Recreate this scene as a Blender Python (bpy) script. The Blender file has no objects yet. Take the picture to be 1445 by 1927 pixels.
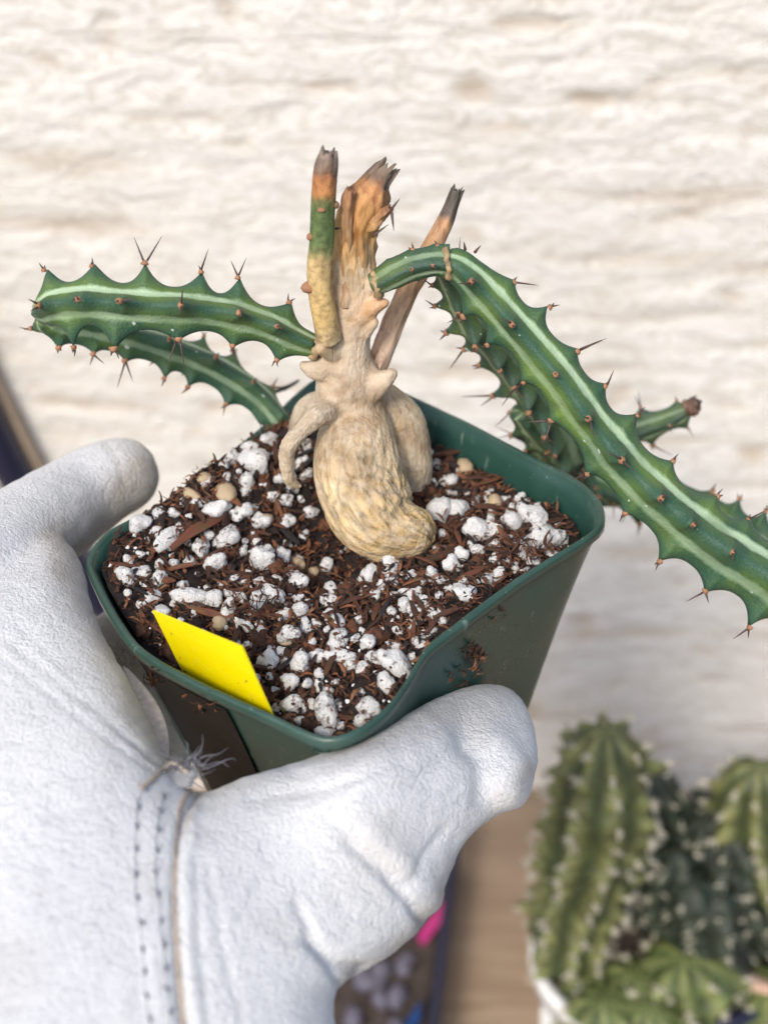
import bpy, bmesh, math, random
import numpy as np
from mathutils import Vector, Matrix, noise
from mathutils.bvhtree import BVHTree
random.seed(7); rng = np.random.default_rng(7)
scene = bpy.context.scene
COL = scene.collection
# ------------------------------------------------------------------ camera
PITCH = math.radians(40); HALF = math.radians(20)
CAM = np.array([0., 0., .62])
FW = np.array([0, math.cos(PITCH), -math.sin(PITCH)]); RT = np.array([1., 0, 0]); UP = np.array([0, math.sin(PITCH), math.cos(PITCH)])
FPX = 963.5 / math.tan(HALF)
cd = bpy.data.cameras.new('camera'); cam = bpy.data.objects.new('camera', cd); COL.objects.link(cam)
cam.location = CAM; cam.rotation_euler = (math.pi/2 - PITCH, 0, 0)
cd.sensor_fit = 'VERTICAL'; cd.sensor_height = 36; cd.sensor_width = 27; cd.lens = 18 / math.tan(HALF)
cd.clip_start = .01; cd.clip_end = 50
cd.dof.use_dof = True; cd.dof.focus_distance = .322; cd.dof.aperture_fstop = 9.5
scene.camera = cam
# ------------------------------------------------------------------ world, sun, exposure
SUN_EL, SUN_AZ = math.radians(45), math.radians(205)     # azimuth clockwise from +Y: behind the camera, a little left
w = bpy.data.worlds.new('World'); scene.world = w; w.use_nodes = True
nt = w.node_tree; nt.nodes.clear()
sky = nt.nodes.new('ShaderNodeTexSky'); sky.sky_type = 'NISHITA'; sky.sun_disc = False
sky.sun_elevation = SUN_EL; sky.sun_rotation = SUN_AZ; sky.air_density = 1.0; sky.dust_density = 2.5; sky.ozone_density = 1.0
bg = nt.nodes.new('ShaderNodeBackground'); bg.inputs['Strength'].default_value = .115
wo = nt.nodes.new('ShaderNodeOutputWorld'); nt.links.new(sky.outputs[0], bg.inputs[0]); nt.links.new(bg.outputs[0], wo.inputs[0])
sd = bpy.data.lights.new('sun', 'SUN'); sd.energy = 1.5; sd.angle = math.radians(14); sd.color = (1, .93, .82)
sun = bpy.data.objects.new('sun', sd); COL.objects.link(sun)
sdir = Vector((math.sin(SUN_AZ)*math.cos(SUN_EL), math.cos(SUN_AZ)*math.cos(SUN_EL), math.sin(SUN_EL)))
sun.rotation_euler = sdir.to_track_quat('Z', 'Y').to_euler()
vs = scene.view_settings; vs.view_transform = 'Standard'; vs.look = 'None'; vs.gamma = 1; vs.exposure = .76; vs.use_curve_mapping = False

# ------------------------------------------------------------------ helpers
def nrm(v): v = np.asarray(v, float); return v / (np.linalg.norm(v, axis=-1, keepdims=True) + 1e-12)
def ray(px, py): return FW + (px-722.5)/FPX*RT - (py-963.5)/FPX*UP
def at(px, py, d): return CAM + d*ray(px, py)
def proj(P):
    v = np.asarray(P) - CAM; d = v @ FW
    return 722.5 + FPX*(v @ RT)/d, 963.5 - FPX*(v @ UP)/d, d
def on_plane(px, py, n, c, off=0.):
    d = ray(px, py); t = np.dot(np.asarray(c)-CAM, n)/np.dot(d, n); return CAM + d*(t+off)
def catmull(P, n):
    P = np.asarray(P, float); m = len(P); Q = np.vstack([2*P[0]-P[1], P, 2*P[-1]-P[-2]])
    seg = np.linalg.norm(np.diff(P[:, :3], axis=0), axis=1); cum = np.concatenate([[0], np.cumsum(seg)])
    s = np.linspace(0, cum[-1], n); out = []
    for x in s:
        i = min(np.searchsorted(cum, x, 'right')-1, m-2); t = (x-cum[i])/max(seg[i], 1e-9)
        p0, p1, p2, p3 = Q[i], Q[i+1], Q[i+2], Q[i+3]
        out.append(.5*(2*p1+(p2-p0)*t+(2*p0-5*p1+4*p2-p3)*t*t+(3*p1-p0-3*p2+p3)*t**3))
    return np.array(out)
def closed_resample(P, n):
    P = np.asarray(P, float); m = len(P); out = []
    D = np.vstack([np.array([.5*(2*P[i]+(P[(i+1)%m]-P[i-1])*t+(2*P[i-1]-5*P[i]+4*P[(i+1)%m]-P[(i+2)%m])*t*t+(3*P[i]-P[i-1]-3*P[(i+1)%m]+P[(i+2)%m])*t**3) for t in np.linspace(0, 1, 12, endpoint=False)]) for i in range(m)])
    D = np.vstack([D, D[:1]]); cum = np.concatenate([[0], np.cumsum(np.linalg.norm(np.diff(D, axis=0), axis=1))])
    s = np.linspace(0, cum[-1], n, endpoint=False)
    return np.stack([np.interp(s, cum, D[:, k]) for k in range(D.shape[1])], 1)
def mesh_from(name, V, Fc, smooth=True):
    me = bpy.data.meshes.new(name); me.from_pydata([tuple(v) for v in V], [], [tuple(f) for f in Fc]); me.update()
    if smooth: me.polygons.foreach_set('use_smooth', [True]*len(me.polygons))
    return me
ROOT = {}
def put(name, me, m=None, parent=None, mat4=None):
    o = bpy.data.objects.new(name, me); COL.objects.link(o)
    if m is not None:
        if len(me.materials) == 0: me.materials.append(m)
    if mat4 is not None: o.matrix_world = mat4
    if parent is not None:
        o.parent = parent; o.matrix_parent_inverse = Matrix.Translation(-Vector(ROOT.get(parent.name, (0, 0, 0))))
    return o
def tag(o, label, cat=None, group=None, kind=None):
    if label: o['label'] = label
    if cat: o['category'] = cat
    if group: o['group'] = group
    if kind: o['kind'] = kind
    return o
def thing(name, loc, label, cat, group=None):
    o = bpy.data.objects.new(name, None); COL.objects.link(o); o.location = loc; o.empty_display_size = .01
    ROOT[o.name] = tuple(loc); return tag(o, label, cat, group)
def rings_to_mesh(rings, closed=True, cap=True):
    k = len(rings[0]); V = [p for r in rings for p in r]; Fc = []
    for i in range(len(rings)-1):
        for j in range(k if closed else k-1):
            a, b = i*k+j, i*k+(j+1) % k; Fc.append((a, b, b+k, a+k))
    if cap: Fc.append(tuple(range(k-1, -1, -1))); n = (len(rings)-1)*k; Fc.append(tuple(range(n, n+k)))
    return V, Fc
def frames(P):
    T = nrm(np.gradient(P, axis=0)); V = []
    for p, t in zip(P, T):
        v = nrm(CAM-p); v = nrm(v-np.dot(v, t)*t); V.append(v)
    V = np.array(V); return T, V, np.cross(T, V)
def tube(P, R, k=16, squash=1., round_ends=True):
    """swept tube through world points P with radii R; ends rounded"""
    P = np.asarray(P, float); R = np.asarray(R, float)
    if round_ends:
        T = nrm(np.gradient(P, axis=0)); hp, hr, tp, tr = [], [], [], []
        for a in (82, 60, 35, 15):
            a = math.radians(a); hp.append(P[0]-T[0]*R[0]*math.sin(a)); hr.append(R[0]*math.cos(a))
        for a in (15, 35, 60, 82):
            a = math.radians(a); tp.append(P[-1]+T[-1]*R[-1]*math.sin(a)); tr.append(R[-1]*math.cos(a))
        P = np.vstack([hp, P, tp]); R = np.concatenate([hr, R, tr])
    T, V, W = frames(P); rings = []
    for i in range(len(P)):
        rings.append([P[i]+R[i]*(math.cos(a)*V[i]*squash+math.sin(a)*W[i]) for a in np.linspace(0, 2*math.pi, k, endpoint=False)])
    return rings_to_mesh(rings)
def merge(parts):
    V, Fc = [], []
    for v, f in parts:
        b = len(V); V += list(v); Fc += [tuple(i+b for i in q) for q in f]
    return V, Fc
def remesh(V, Fc, voxel, smooth_it=6, fac=.5):
    me = mesh_from('tmp', V, Fc); o = bpy.data.objects.new('tmp', me); COL.objects.link(o)
    m = o.modifiers.new('r', 'REMESH'); m.mode = 'VOXEL'; m.voxel_size = voxel; m.use_smooth_shade = True
    if smooth_it: s = o.modifiers.new('s', 'SMOOTH'); s.factor = fac; s.iterations = smooth_it
    dg = bpy.context.evaluated_depsgraph_get(); dg.update()
    r = bpy.data.meshes.new_from_object(o.evaluated_get(dg)); bpy.data.objects.remove(o)
    r.polygons.foreach_set('use_smooth', [True]*len(r.polygons)); return r
def co(me): a = np.empty(len(me.vertices)*3); me.vertices.foreach_get('co', a); return a.reshape(-1, 3)
def normals(me): a = np.empty(len(me.vertices)*3); me.vertices.foreach_get('normal', a); return a.reshape(-1, 3)
def set_co(me, a): me.vertices.foreach_set('co', np.ascontiguousarray(a).ravel()); me.update()
def vcol(me, C, name='tint'):
    a = me.color_attributes.new(name, 'FLOAT_COLOR', 'POINT'); C = np.asarray(C, float)
    a.data.foreach_set('color', np.hstack([C, np.ones((len(C), 1))]).ravel())
def nz(p, s, seed=0.): return noise.noise(Vector((p[0]*s+seed, p[1]*s-seed, p[2]*s+2*seed)))
def lin(r, g, b): return tuple((c/255/12.92 if c/255 <= .04045 else ((c/255+.055)/1.055)**2.4) for c in (r, g, b))

# ------------------------------------------------------------------ materials
class NB:
    def __init__(s, name):
        s.m = bpy.data.materials.new(name); s.m.use_nodes = True; s.t = s.m.node_tree
        s.b = s.t.nodes['Principled BSDF']; s.out = s.t.nodes['Material Output']
    def n(s, ty, **kw):
        x = s.t.nodes.new(ty)
        for k, v in kw.items():
            if k.startswith('_'): setattr(x, k[1:], v)
            else: x.inputs[k].default_value = v
        return x
    def l(s, a, b): s.t.links.new(a, b)
    def coord(s, scale=(1, 1, 1), kind='Object'):
        c = s.n('ShaderNodeTexCoord'); mp = s.n('ShaderNodeMapping'); mp.inputs['Scale'].default_value = scale
        s.l(c.outputs[kind], mp.inputs[0]); return mp.outputs[0]
    def noise(s, vec, scale, detail=4, rough=.55, dist=0):
        x = s.n('ShaderNodeTexNoise', Scale=scale, Detail=detail, Roughness=rough, Distortion=dist); s.l(vec, x.inputs['Vector']); return x.outputs[0]
    def ramp(s, fac, stops, interp='LINEAR'):
        r = s.n('ShaderNodeValToRGB'); e = r.color_ramp.elements; r.color_ramp.interpolation = interp
        while len(e) > 1: e.remove(e[-1])
        e[0].position, e[0].color = stops[0][0], (*stops[0][1], 1)
        for p, c in stops[1:]: q = e.new(p); q.color = (*c, 1)
        s.l(fac, r.inputs[0]); return r.outputs[0]
    def mix(s, fac, a, b, mode='MIX'):
        x = s.n('ShaderNodeMix', _data_type='RGBA', _blend_type=mode)
        for v, i in ((fac, 0), (a, 6), (b, 7)):
            if isinstance(v, (int, float)): x.inputs[i].default_value = v
            elif isinstance(v, tuple): x.inputs[i].default_value = (*v, 1)
            else: s.l(v, x.inputs[i])
        return x.outputs[2]
    def bump(s, h, strength, dist, prev=None):
        x = s.n('ShaderNodeBump', Strength=strength, Distance=dist); s.l(h, x.inputs['Height'])
        if prev is not None: s.l(prev, x.inputs['Normal'])
        return x.outputs[0]
    def done(s, color=None, rough=.6, normal=None, **kw):
        if isinstance(color, tuple): s.b.inputs['Base Color'].default_value = (*color, 1)
        elif color is not None: s.l(color, s.b.inputs['Base Color'])
        if isinstance(rough, (int, float)): s.b.inputs['Roughness'].default_value = rough
        else: s.l(rough, s.b.inputs['Roughness'])
        if normal is not None: s.l(normal, s.b.inputs['Normal'])
        for k, v in kw.items(): s.b.inputs[k.replace('_', ' ')].default_value = v
        return s.m
B3 = lambda v: (v, v, v)
def m_wall():
    b = NB('stucco'); v = b.coord(); vs_ = b.coord((5, 1, 40))
    st = b.noise(vs_, 3.2, 5, .6, .4); n1 = b.noise(v, 9, 4); n2 = b.noise(v, 160, 4)
    a = b.n('ShaderNodeAttribute', _attribute_name='tint')
    c = b.mix(b.ramp(n1, [(.3, B3(0)), (.7, B3(1))]), (.755, .735, .695), (.825, .815, .79))
    c = b.mix(b.ramp(st, [(.25, B3(.2)), (.42, B3(0))]), c, (.62, .55, .46))
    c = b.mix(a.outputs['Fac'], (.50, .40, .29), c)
    q1 = b.noise(b.coord((1, 1, 2.6)), 42, 6, .62, .7); ln = b.ramp(q1, [(.42, B3(0)), (.46, B3(.5)), (.50, B3(0)), (.55, B3(0)), (.585, B3(.3)), (.62, B3(0))])
    c = b.mix(ln, c, (.47, .39, .30))
    nb = b.bump(n2, .35, .0015); nb = b.bump(st, .3, .002, nb); nb = b.bump(q1, .7, .004, nb)
    return b.done(c, .9, nb)
def m_wood(name, c1, c2):
    b = NB(name); v = b.coord((1, 9, 9)); n = b.noise(v, 12, 6, .6, 1.2); n2 = b.noise(b.coord(), 90, 3)
    c = b.ramp(n, [(.3, c1), (.7, c2)]); return b.done(c, .75, b.bump(n2, .3, .001))
def m_pot(name='green_plastic', c1=(.015, .056, .044), c2=(.030, .082, .066), rough=.3):
    b = NB(name); v = b.coord(); n = b.noise(v, 45, 5, .6); f = b.noise(b.coord((1, 1, .25)), 420, 3, .6); dirt = b.noise(v, 900, 2)
    c = b.mix(b.ramp(n, [(.35, B3(0)), (.75, B3(1))]), c1, c2)
    c = b.mix(b.ramp(f, [(.64, B3(0)), (.74, B3(.35))]), c, (.30, .38, .34))
    c = b.mix(b.ramp(dirt, [(.72, B3(0)), (.76, B3(.5))]), c, (.42, .42, .38))
    r = b.ramp(n, [(.3, B3(rough-.06)), (.7, B3(rough+.16))])
    return b.done(c, r, b.bump(n, .12, .0012))
def m_glove():
    b = NB('white_leather'); v = b.coord(); n = b.noise(v, 22, 4); sp = b.noise(v, 800, 4, .65); f = b.noise(v, 1300, 3, .65); g = b.noise(v, 85, 5, .65)
    a = b.n('ShaderNodeAttribute', _attribute_name='tint')
    c = b.mix(b.ramp(n, [(.3, B3(0)), (.7, B3(1))]), (.68, .69, .71), (.77, .78, .79))
    c = b.mix(a.outputs['Fac'], c, (.40, .36, .32))
    c = b.mix(b.ramp(sp, [(.56, B3(0)), (.70, B3(.5))]), c, (.36, .35, .36))
    c = b.mix(b.ramp(g, [(.58, B3(0)), (.75, B3(.35))]), c, (.50, .47, .44))
    nb = b.bump(f, .85, .0008); nb = b.bump(g, .35, .0012, nb); nb = b.bump(sp, .25, .0006, nb)
    mp = b.coord(); dn = b.n('ShaderNodeTexNoise', Scale=45., Detail=4.); b.l(mp, dn.inputs['Vector']); mx = b.n('ShaderNodeMix', _data_type='VECTOR'); mx.inputs[0].default_value = .035; b.l(mp, mx.inputs[4]); b.l(dn.outputs[1], mx.inputs[5])
    vo = b.n('ShaderNodeTexVoronoi', _feature='DISTANCE_TO_EDGE', Scale=150.); b.l(mx.outputs[1], vo.inputs['Vector']); nb = b.bump(b.ramp(vo.outputs[0], [(0, B3(0)), (.10, B3(1))]), .22, .0006, nb)
    return b.done(c, .85, nb, Sheen_Weight=.15, Sheen_Roughness=.6, Specular_IOR_Level=.25)
def m_caudex():
    b = NB('caudex_bark'); v = b.coord(); a = b.n('ShaderNodeAttribute', _attribute_name='tint')
    n = b.noise(v, 70, 6, .62); n2 = b.noise(v, 330, 4, .6); sp = b.noise(v, 800, 3, .6)
    vo = b.n('ShaderNodeTexVoronoi', _feature='DISTANCE_TO_EDGE', Scale=330); mp = b.coord((1, 1, .3)); dn = b.n('ShaderNodeTexNoise', Scale=120., Detail=3.)
    b.l(mp, dn.inputs['Vector']); mx = b.n('ShaderNodeMix', _data_type='VECTOR'); mx.inputs[0].default_value = .012; b.l(mp, mx.inputs[4]); b.l(dn.outputs[1], mx.inputs[5]); b.l(mx.outputs[1], vo.inputs['Vector'])
    c = b.mix(b.ramp(n, [(.32, B3(.75)), (.58, B3(0))]), a.outputs['Color'], (.45, .33, .21), 'MULTIPLY')
    c = b.mix(b.ramp(n2, [(.38, B3(0)), (.75, B3(.45))]), c, (.74, .66, .54))
    c = b.mix(b.ramp(sp, [(.70, B3(0)), (.76, B3(.7))]), c, (.10, .07, .05))
    nb = b.bump(n2, .7, .0009); nb = b.bump(b.ramp(vo.outputs[0], [(0, B3(0)), (.12, B3(1))]), .3, .0004, nb)
    return b.done(c, .72, nb)
def m_dry(name, stops, scale=(1, 1, .14)):
    b = NB(name); v = b.coord(scale); n = b.noise(v, 420, 5, .6, .6); a = b.n('ShaderNodeAttribute', _attribute_name='tint'); n3 = b.noise(b.coord(), 60, 4)
    c = b.mix(b.ramp(n, [(.34, B3(.75)), (.55, B3(0))]), a.outputs['Color'], (.36, .19, .10), 'MULTIPLY')
    c = b.mix(b.ramp(n3, [(.45, B3(0)), (.8, B3(.5))]), c, (.62, .45, .30))
    return b.done(c, .62, b.bump(n, .7, .0007))
def m_stem():
    b = NB('green_stem'); uv = b.n('ShaderNodeUVMap', _uv_map='uv'); sep = b.n('ShaderNodeSeparateXYZ'); b.l(uv.outputs[0], sep.inputs[0])
    v = b.coord(); n = b.noise(v, 260, 4, .6); nn = b.noise(v, 75, 5, .6); gr = b.noise(v, 1700, 2)
    # u: 0 at a rib, 1 in the middle of the face; jitter the stripe's edge
    ad = b.n('ShaderNodeMath', _operation='MULTIPLY_ADD'); b.l(n, ad.inputs[0]); ad.inputs[1].default_value = .36; b.l(sep.outputs[0], ad.inputs[2])
    ad2 = b.n('ShaderNodeMath', _operation='MULTIPLY_ADD'); b.l(nn, ad2.inputs[0]); ad2.inputs[1].default_value = .14; b.l(ad.outputs[0], ad2.inputs[2])
    hf = b.n('ShaderNodeMath', _operation='MULTIPLY'); b.l(ad2.outputs[0], hf.inputs[0]); hf.inputs[1].default_value = .5
    stripe = b.ramp(hf.outputs[0], [(.43, B3(0)), (.535, B3(.95))])
    edge = b.ramp(sep.outputs[0], [(0, B3(1)), (.5, B3(0))])
    g = b.mix(b.ramp(nn, [(.38, B3(0)), (.62, B3(1))]), (.034, .088, .044), (.125, .205, .042))
    g = b.mix(b.ramp(b.noise(v, 150, 5, .7), [(.52, B3(0)), (.72, B3(.55))]), g, (.035, .040, .030)); g = b.mix(edge, g, (.032, .088, .060)); g = b.mix(b.ramp(gr, [(.5, B3(0)), (.75, B3(.35))]), g, (.10, .18, .11))
    a = b.n('ShaderNodeAttribute', _attribute_name='tint')
    sm = b.n('ShaderNodeMath', _operation='MULTIPLY'); b.l(stripe, sm.inputs[0]); b.l(sep.outputs[1], sm.inputs[1]); sm2 = b.n('ShaderNodeMath', _operation='MULTIPLY'); b.l(sm.outputs[0], sm2.inputs[0]); b.l(b.ramp(b.noise(v, 110, 3), [(.3, B3(.55)), (.6, B3(1.25))]), sm2.inputs[1])
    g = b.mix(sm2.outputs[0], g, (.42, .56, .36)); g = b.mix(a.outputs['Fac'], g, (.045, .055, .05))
    c = b.mix(b.ramp(b.noise(v, 520, 1), [(.76, B3(0)), (.78, B3(.7))]), g, (.62, .66, .62))
    return b.done(c, .52, b.bump(gr, .5, .0005), Specular_IOR_Level=.35)
def m_attr(name, rough=.85, bscale=900, bd=.0006, bs=.5):
    b = NB(name); a = b.n('ShaderNodeAttribute', _attribute_name='tint'); n = b.noise(b.coord(), bscale, 4, .6)
    c = b.mix(b.ramp(n, [(.35, B3(.55)), (.6, B3(0))]), a.outputs['Color'], (.25, .2, .18), 'MULTIPLY')
    return b.done(c, rough, b.bump(n, bs, bd))
def m_perlite():
    b = NB('perlite_white'); v = b.coord(); oi = b.n('ShaderNodeObjectInfo'); ad = b.n('ShaderNodeVectorMath', _operation='ADD'); b.l(v, ad.inputs[0]); b.l(oi.outputs['Random'], ad.inputs[1])
    v = ad.outputs[0]; n = b.noise(v, 2.3, 4, .7); f = b.noise(v, 9, 4, .65); k = b.noise(v, 3.4, 5, .75)
    c = b.mix(b.ramp(n, [(.35, B3(0)), (.7, B3(1))]), (.78, .77, .75), (.86, .86, .86))
    dirt = b.n('ShaderNodeMath', _operation='MULTIPLY_ADD'); b.l(oi.outputs['Random'], dirt.inputs[0]); dirt.inputs[1].default_value = .11; b.l(k, dirt.inputs[2])
    c = b.mix(b.ramp(dirt.outputs[0], [(.59, B3(0)), (.70, B3(.9))]), c, (.075, .036, .022))
    return b.done(c, .8, b.bump(f, .5, .06), Subsurface_Weight=0)
def m_plain(name, c, rough=.6, var=.25, scale=300, bd=.0005, **kw):
    b = NB(name); n = b.noise(b.coord(), scale, 4, .6)
    cc = b.ramp(n, [(.3, tuple(x*(1-var) for x in c)), (.7, tuple(min(1, x*(1+var)) for x in c))]); return b.done(cc, rough, b.bump(n, .3, bd), **kw)
def m_yellow():
    b = NB('yellow_plastic'); v = b.coord(); n = b.noise(v, 60, 4); sp = b.noise(v, 700, 2, .6); sc = b.noise(b.coord((1, .2, 1)), 500, 3)
    c = b.mix(b.ramp(n, [(.3, B3(0)), (.7, B3(1))]), (.82, .66, .0), (.88, .73, .0)); c = b.mix(b.ramp(sp, [(.70, B3(0)), (.75, B3(.7))]), c, (.20, .12, .03)); c = b.mix(b.ramp(sc, [(.62, B3(0)), (.7, B3(.3))]), c, (.75, .60, .10))
    return b.done(c, b.ramp(n, [(.3, B3(.28)), (.7, B3(.45))]), b.bump(sc, .15, .0003))
M = dict(wall=m_wall(), bench=m_wood('bench_wood', (.22, .15, .10), (.36, .27, .19)), lath=m_wood('lath_wood', (.34, .26, .18), (.44, .35, .26)),
         pot=m_pot(), rim=m_pot('green_rim_plastic', (.024, .062, .049), (.048, .098, .078), .28), glove=m_glove(), caudex=m_caudex(), dry=m_dry('dry_stem', None),
         stem=m_stem(), perlite=m_perlite(), soil=m_attr('peat'), chip=m_attr('bark_chip_brown', .7, 700), spine=m_plain('spine_brown', (.09, .055, .05), .5),
         pad=m_plain('areole_brown', (.34, .17, .09), .7), pebble=m_plain('tan_pebble', (.46, .35, .22), .6, .3, 350),
         yellow=m_yellow(), black=m_plain('black_patch', (.008, .0075, .008), .5, .6, 60, .0004, Specular_IOR_Level=.15),
         navy=m_plain('navy_plastic', (.012, .013, .035), .4), thread=m_plain('grey_thread', (.17, .17, .20), .8), cord=m_plain('tan_leather_edge', (.40, .33, .27), .9),
         suede=m_plain('suede_inside', (.44, .385, .35), .95, .2, 900), clay=m_plain('terracotta', (.55, .36, .27), .8), whitepot=m_plain('white_ceramic', (.75, .75, .74), .35, .03),
         cactus=m_attr('cactus_green', .6, 250, .001), wool=m_plain('areole_wool', (.50, .47, .38), .9), pink=m_plain('pink_plastic', (.40, .025, .16), .4, .05), blue=m_plain('blue_plastic', (.012, .06, .22), .4, .1),
         lith=m_plain('mauve_succulent', (.12, .11, .15), .6, .5, 120), darksoil=m_plain('dark_grit', (.05, .036, .03), .9, .6, 200))

# ------------------------------------------------------------------ setting: wall, bench
WALLY = .5
def build_wall():
    xs = np.arange(-.62, .6201, .0022); zs = np.arange(-.02, .80, .0022); nx, nzz = len(xs), len(zs)
    V = np.zeros((nzz, nx, 3)); tint = np.zeros((nzz, nx))
    for i, z in enumerate(zs):
        for j, x in enumerate(xs):
            bend = .10*math.exp(-((x+.30)/.16)**2)*(x+.1)                    # trowel sweep curls at one side
            zz = z + bend + .012*noise.noise(Vector((x*6, z*6, 3)))
            a = noise.noise(Vector((x*12, zz*105, 0))); b_ = noise.noise(Vector((x*30, zz*190, 7))); c = noise.noise(Vector((x*70, z*90, 2)))
            pit = max(0, noise.noise(Vector((x*45, zz*80, 11)))-.38)
            crev = max(0., -a-.18)
            h = .00035*a+.0004*b_+.00035*c-.0035*pit-.0012*crev
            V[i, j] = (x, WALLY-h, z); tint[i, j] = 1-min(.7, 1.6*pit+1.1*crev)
    Fc = [(i*nx+j, i*nx+j+1, (i+1)*nx+j+1, (i+1)*nx+j) for i in range(nzz-1) for j in range(nx-1)]
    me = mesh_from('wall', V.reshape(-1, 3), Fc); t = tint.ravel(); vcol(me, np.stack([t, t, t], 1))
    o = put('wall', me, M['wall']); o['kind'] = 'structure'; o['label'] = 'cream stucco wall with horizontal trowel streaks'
build_wall()
def box(x0, x1, y0, y1, z0, z1, bev=0.):
    bm = bmesh.new(); bmesh.ops.create_cube(bm, size=1)
    for v in bm.verts: v.co = Vector(((x0+x1)/2+v.co.x*(x1-x0), (y0+y1)/2+v.co.y*(y1-y0), (z0+z1)/2+v.co.z*(z1-z0)))
    if bev: bmesh.ops.bevel(bm, geom=bm.edges[:], offset=bev, segments=2, affect='EDGES')
    me = bpy.data.meshes.new('box'); bm.to_mesh(me); bm.free(); return me
br = put('bench_top', box(-.7, .7, -.02, .53, -.024, -.0205), M['darksoil']); br['kind'] = 'structure'; br['label'] = 'wooden bench top below the stucco wall'
for k, (a, b_) in enumerate(((-.02, .105), (.109, .236), (.240, .340), (.344, .53))):
    put('plank', box(-.7, .7, a, b_, -.02, 0, .002), M['bench'], br)
def ground(px, py, z=0.):
    d = ray(px, py); return CAM + d*((z-CAM[2])/d[2])

# ------------------------------------------------------------------ the square green pot
PN = nrm(np.array([-.05, 0., 1.])); PC = np.array([-.0135, .2527, .3998])
E1 = nrm(RT-np.dot(RT, PN)*PN); E2 = np.cross(PN, E1)
OUT = [(167,1052),(207,1002),(302,951),(378,896),(424,861),(500,800),(581,724),(640,698),(690,708),(740,732),(880,798),(1010,867),(1074,899),(1120,936),(1134,968),(1120,1003),(1005,1076),(931,1128),(866,1178),(809,1223),(779,1269),(752,1311),(714,1353),(657,1388),(600,1393),(512,1355),(397,1303),(314,1261),(253,1219),(207,1155),(173,1086)]
def to_uv(P): q = np.asarray(P)-PC; return np.stack([q @ E1, q @ E2], -1)
def from_uv(u, v, h): return PC+u*E1+v*E2+h*PN
rim_uv = closed_resample(to_uv(np.array([on_plane(x, y, PN, PC) for x, y in OUT])), 144)
cen = rim_uv.mean(0); PCU = cen
def rsq(n, s, r):   # rounded square with a corner toward the left, front, right, back
    out = []
    return out
corn = np.array([to_uv(on_plane(x, y, PN, PC)) for x, y in ((100, 1095), (622, 1392), (1165, 955), (668, 706))])
def rounded_quad(C, r, n):
    pts = []
    for i in range(4):
        p, a, b_ = C[i], C[i-1], C[(i+1) % 4]; da, db = nrm(a-p), nrm(b_-p)
        for t in np.linspace(0, 1, 8): q = p+da*r*(1-t)**2+db*r*t**2; pts.append(q)
    return np.array(pts)
POT_H = .088
base_uv = (rounded_quad(corn, .026, 144)-cen)*.71+cen
ang_r = np.unwrap(np.arctan2(*(rim_uv-cen).T[::-1]))
def polar(P, angs):
    d = P-cen; a = np.arctan2(d[:, 1], d[:, 0]); r = np.hypot(d[:, 0], d[:, 1]); o = np.argsort(a); a, r = a[o], r[o]
    a = np.concatenate([a-2*np.pi, a, a+2*np.pi]); r = np.tile(r, 3); x = (angs+np.pi) % (2*np.pi)-np.pi
    return np.interp(x, a, r)
ang = np.arctan2((rim_uv-cen)[:, 1], (rim_uv-cen)[:, 0]); rb = polar(closed_resample(base_uv, 200), ang)
rr = np.hypot(*(rim_uv-cen).T)
def wall_uv(t, inset=0.):
    s = t**.85 if t > 0 else 0.
    r = rr*(1-s)+rb*s-inset
    return cen+np.stack([np.cos(ang)*r, np.sin(ang)*r], 1)
def pot_ring(t, inset=0., h=None):
    q = wall_uv(t, inset); return [from_uv(u, v, -POT_H*t if h is None else h) for u, v in q]
pot_base = from_uv(*cen, -POT_H)
pot = thing('nursery_pot', pot_base, 'square dark green plastic nursery pot squeezed by the glove', 'pot')
lv = np.linspace(0, 1, 22)
outer = [pot_ring(t) for t in lv]; inner = [pot_ring(t, .0013) for t in lv[:-1]][::-1]
inner_bottom = pot_ring(1, .0013, -POT_H+.0015)
V, Fc = rings_to_mesh([inner_bottom]+inner+outer, cap=True)
pot_me = mesh_from('pot_wall', V, Fc); put('pot_wall', pot_me, M['pot'], pot)
Vo, Fo = rings_to_mesh(outer, cap=False); POT_BVH = BVHTree.FromPolygons([Vector(v) for v in Vo], Fo)
# rolled lip
lip = []
sec = [(-.0013, .0001), (-.0009, .0006), (-.0003, .0007), (.0003, .0003), (.0005, -.0005), (.0004, -.0022), (.0001, -.0024), (-.0012, -.0012)]
for dx, dz in sec: lip.append([from_uv(u, v, dz) + .00018*PN*noise.noise(Vector((u*220, v*220, 0))) for u, v in wall_uv(0, -dx)])
lip.append(lip[0]); V, Fc = rings_to_mesh(lip, cap=False); put('rim', mesh_from('rim', V, Fc), M['rim'], pot)
def cast(px, py, bvh):
    d = nrm(ray(px, py)); h = bvh.ray_cast(Vector(CAM), Vector(d)); return (np.array(h[0]), np.array(h[1])) if h[0] is not None else (None, None)
def ring_mark(c, n, r, tr):
    a_ = nrm(np.cross(n, [0, 0, 1])); b_ = np.cross(n, a_); rings = []
    for t in np.linspace(0, 2*math.pi, 25)[:-1]:
        d = math.cos(t)*a_+math.sin(t)*b_; rings.append([c+d*(r+tr*math.cos(q))+n*tr*math.sin(q) for q in np.linspace(0, 2*math.pi, 7)[:-1]])
    rings.append(rings[0]); return rings_to_mesh(rings, cap=False)
for (px, py) in ((604, 1412), (1062, 1030)):
    p, n = cast(px, py, POT_BVH)
    if p is not None:
        if np.dot(n, CAM-p) < 0: n = -n
        V, Fc = ring_mark(p, n, .0019, .00035); put('moulded_ring', mesh_from('ring', V, Fc), M['rim'], pot)
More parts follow.
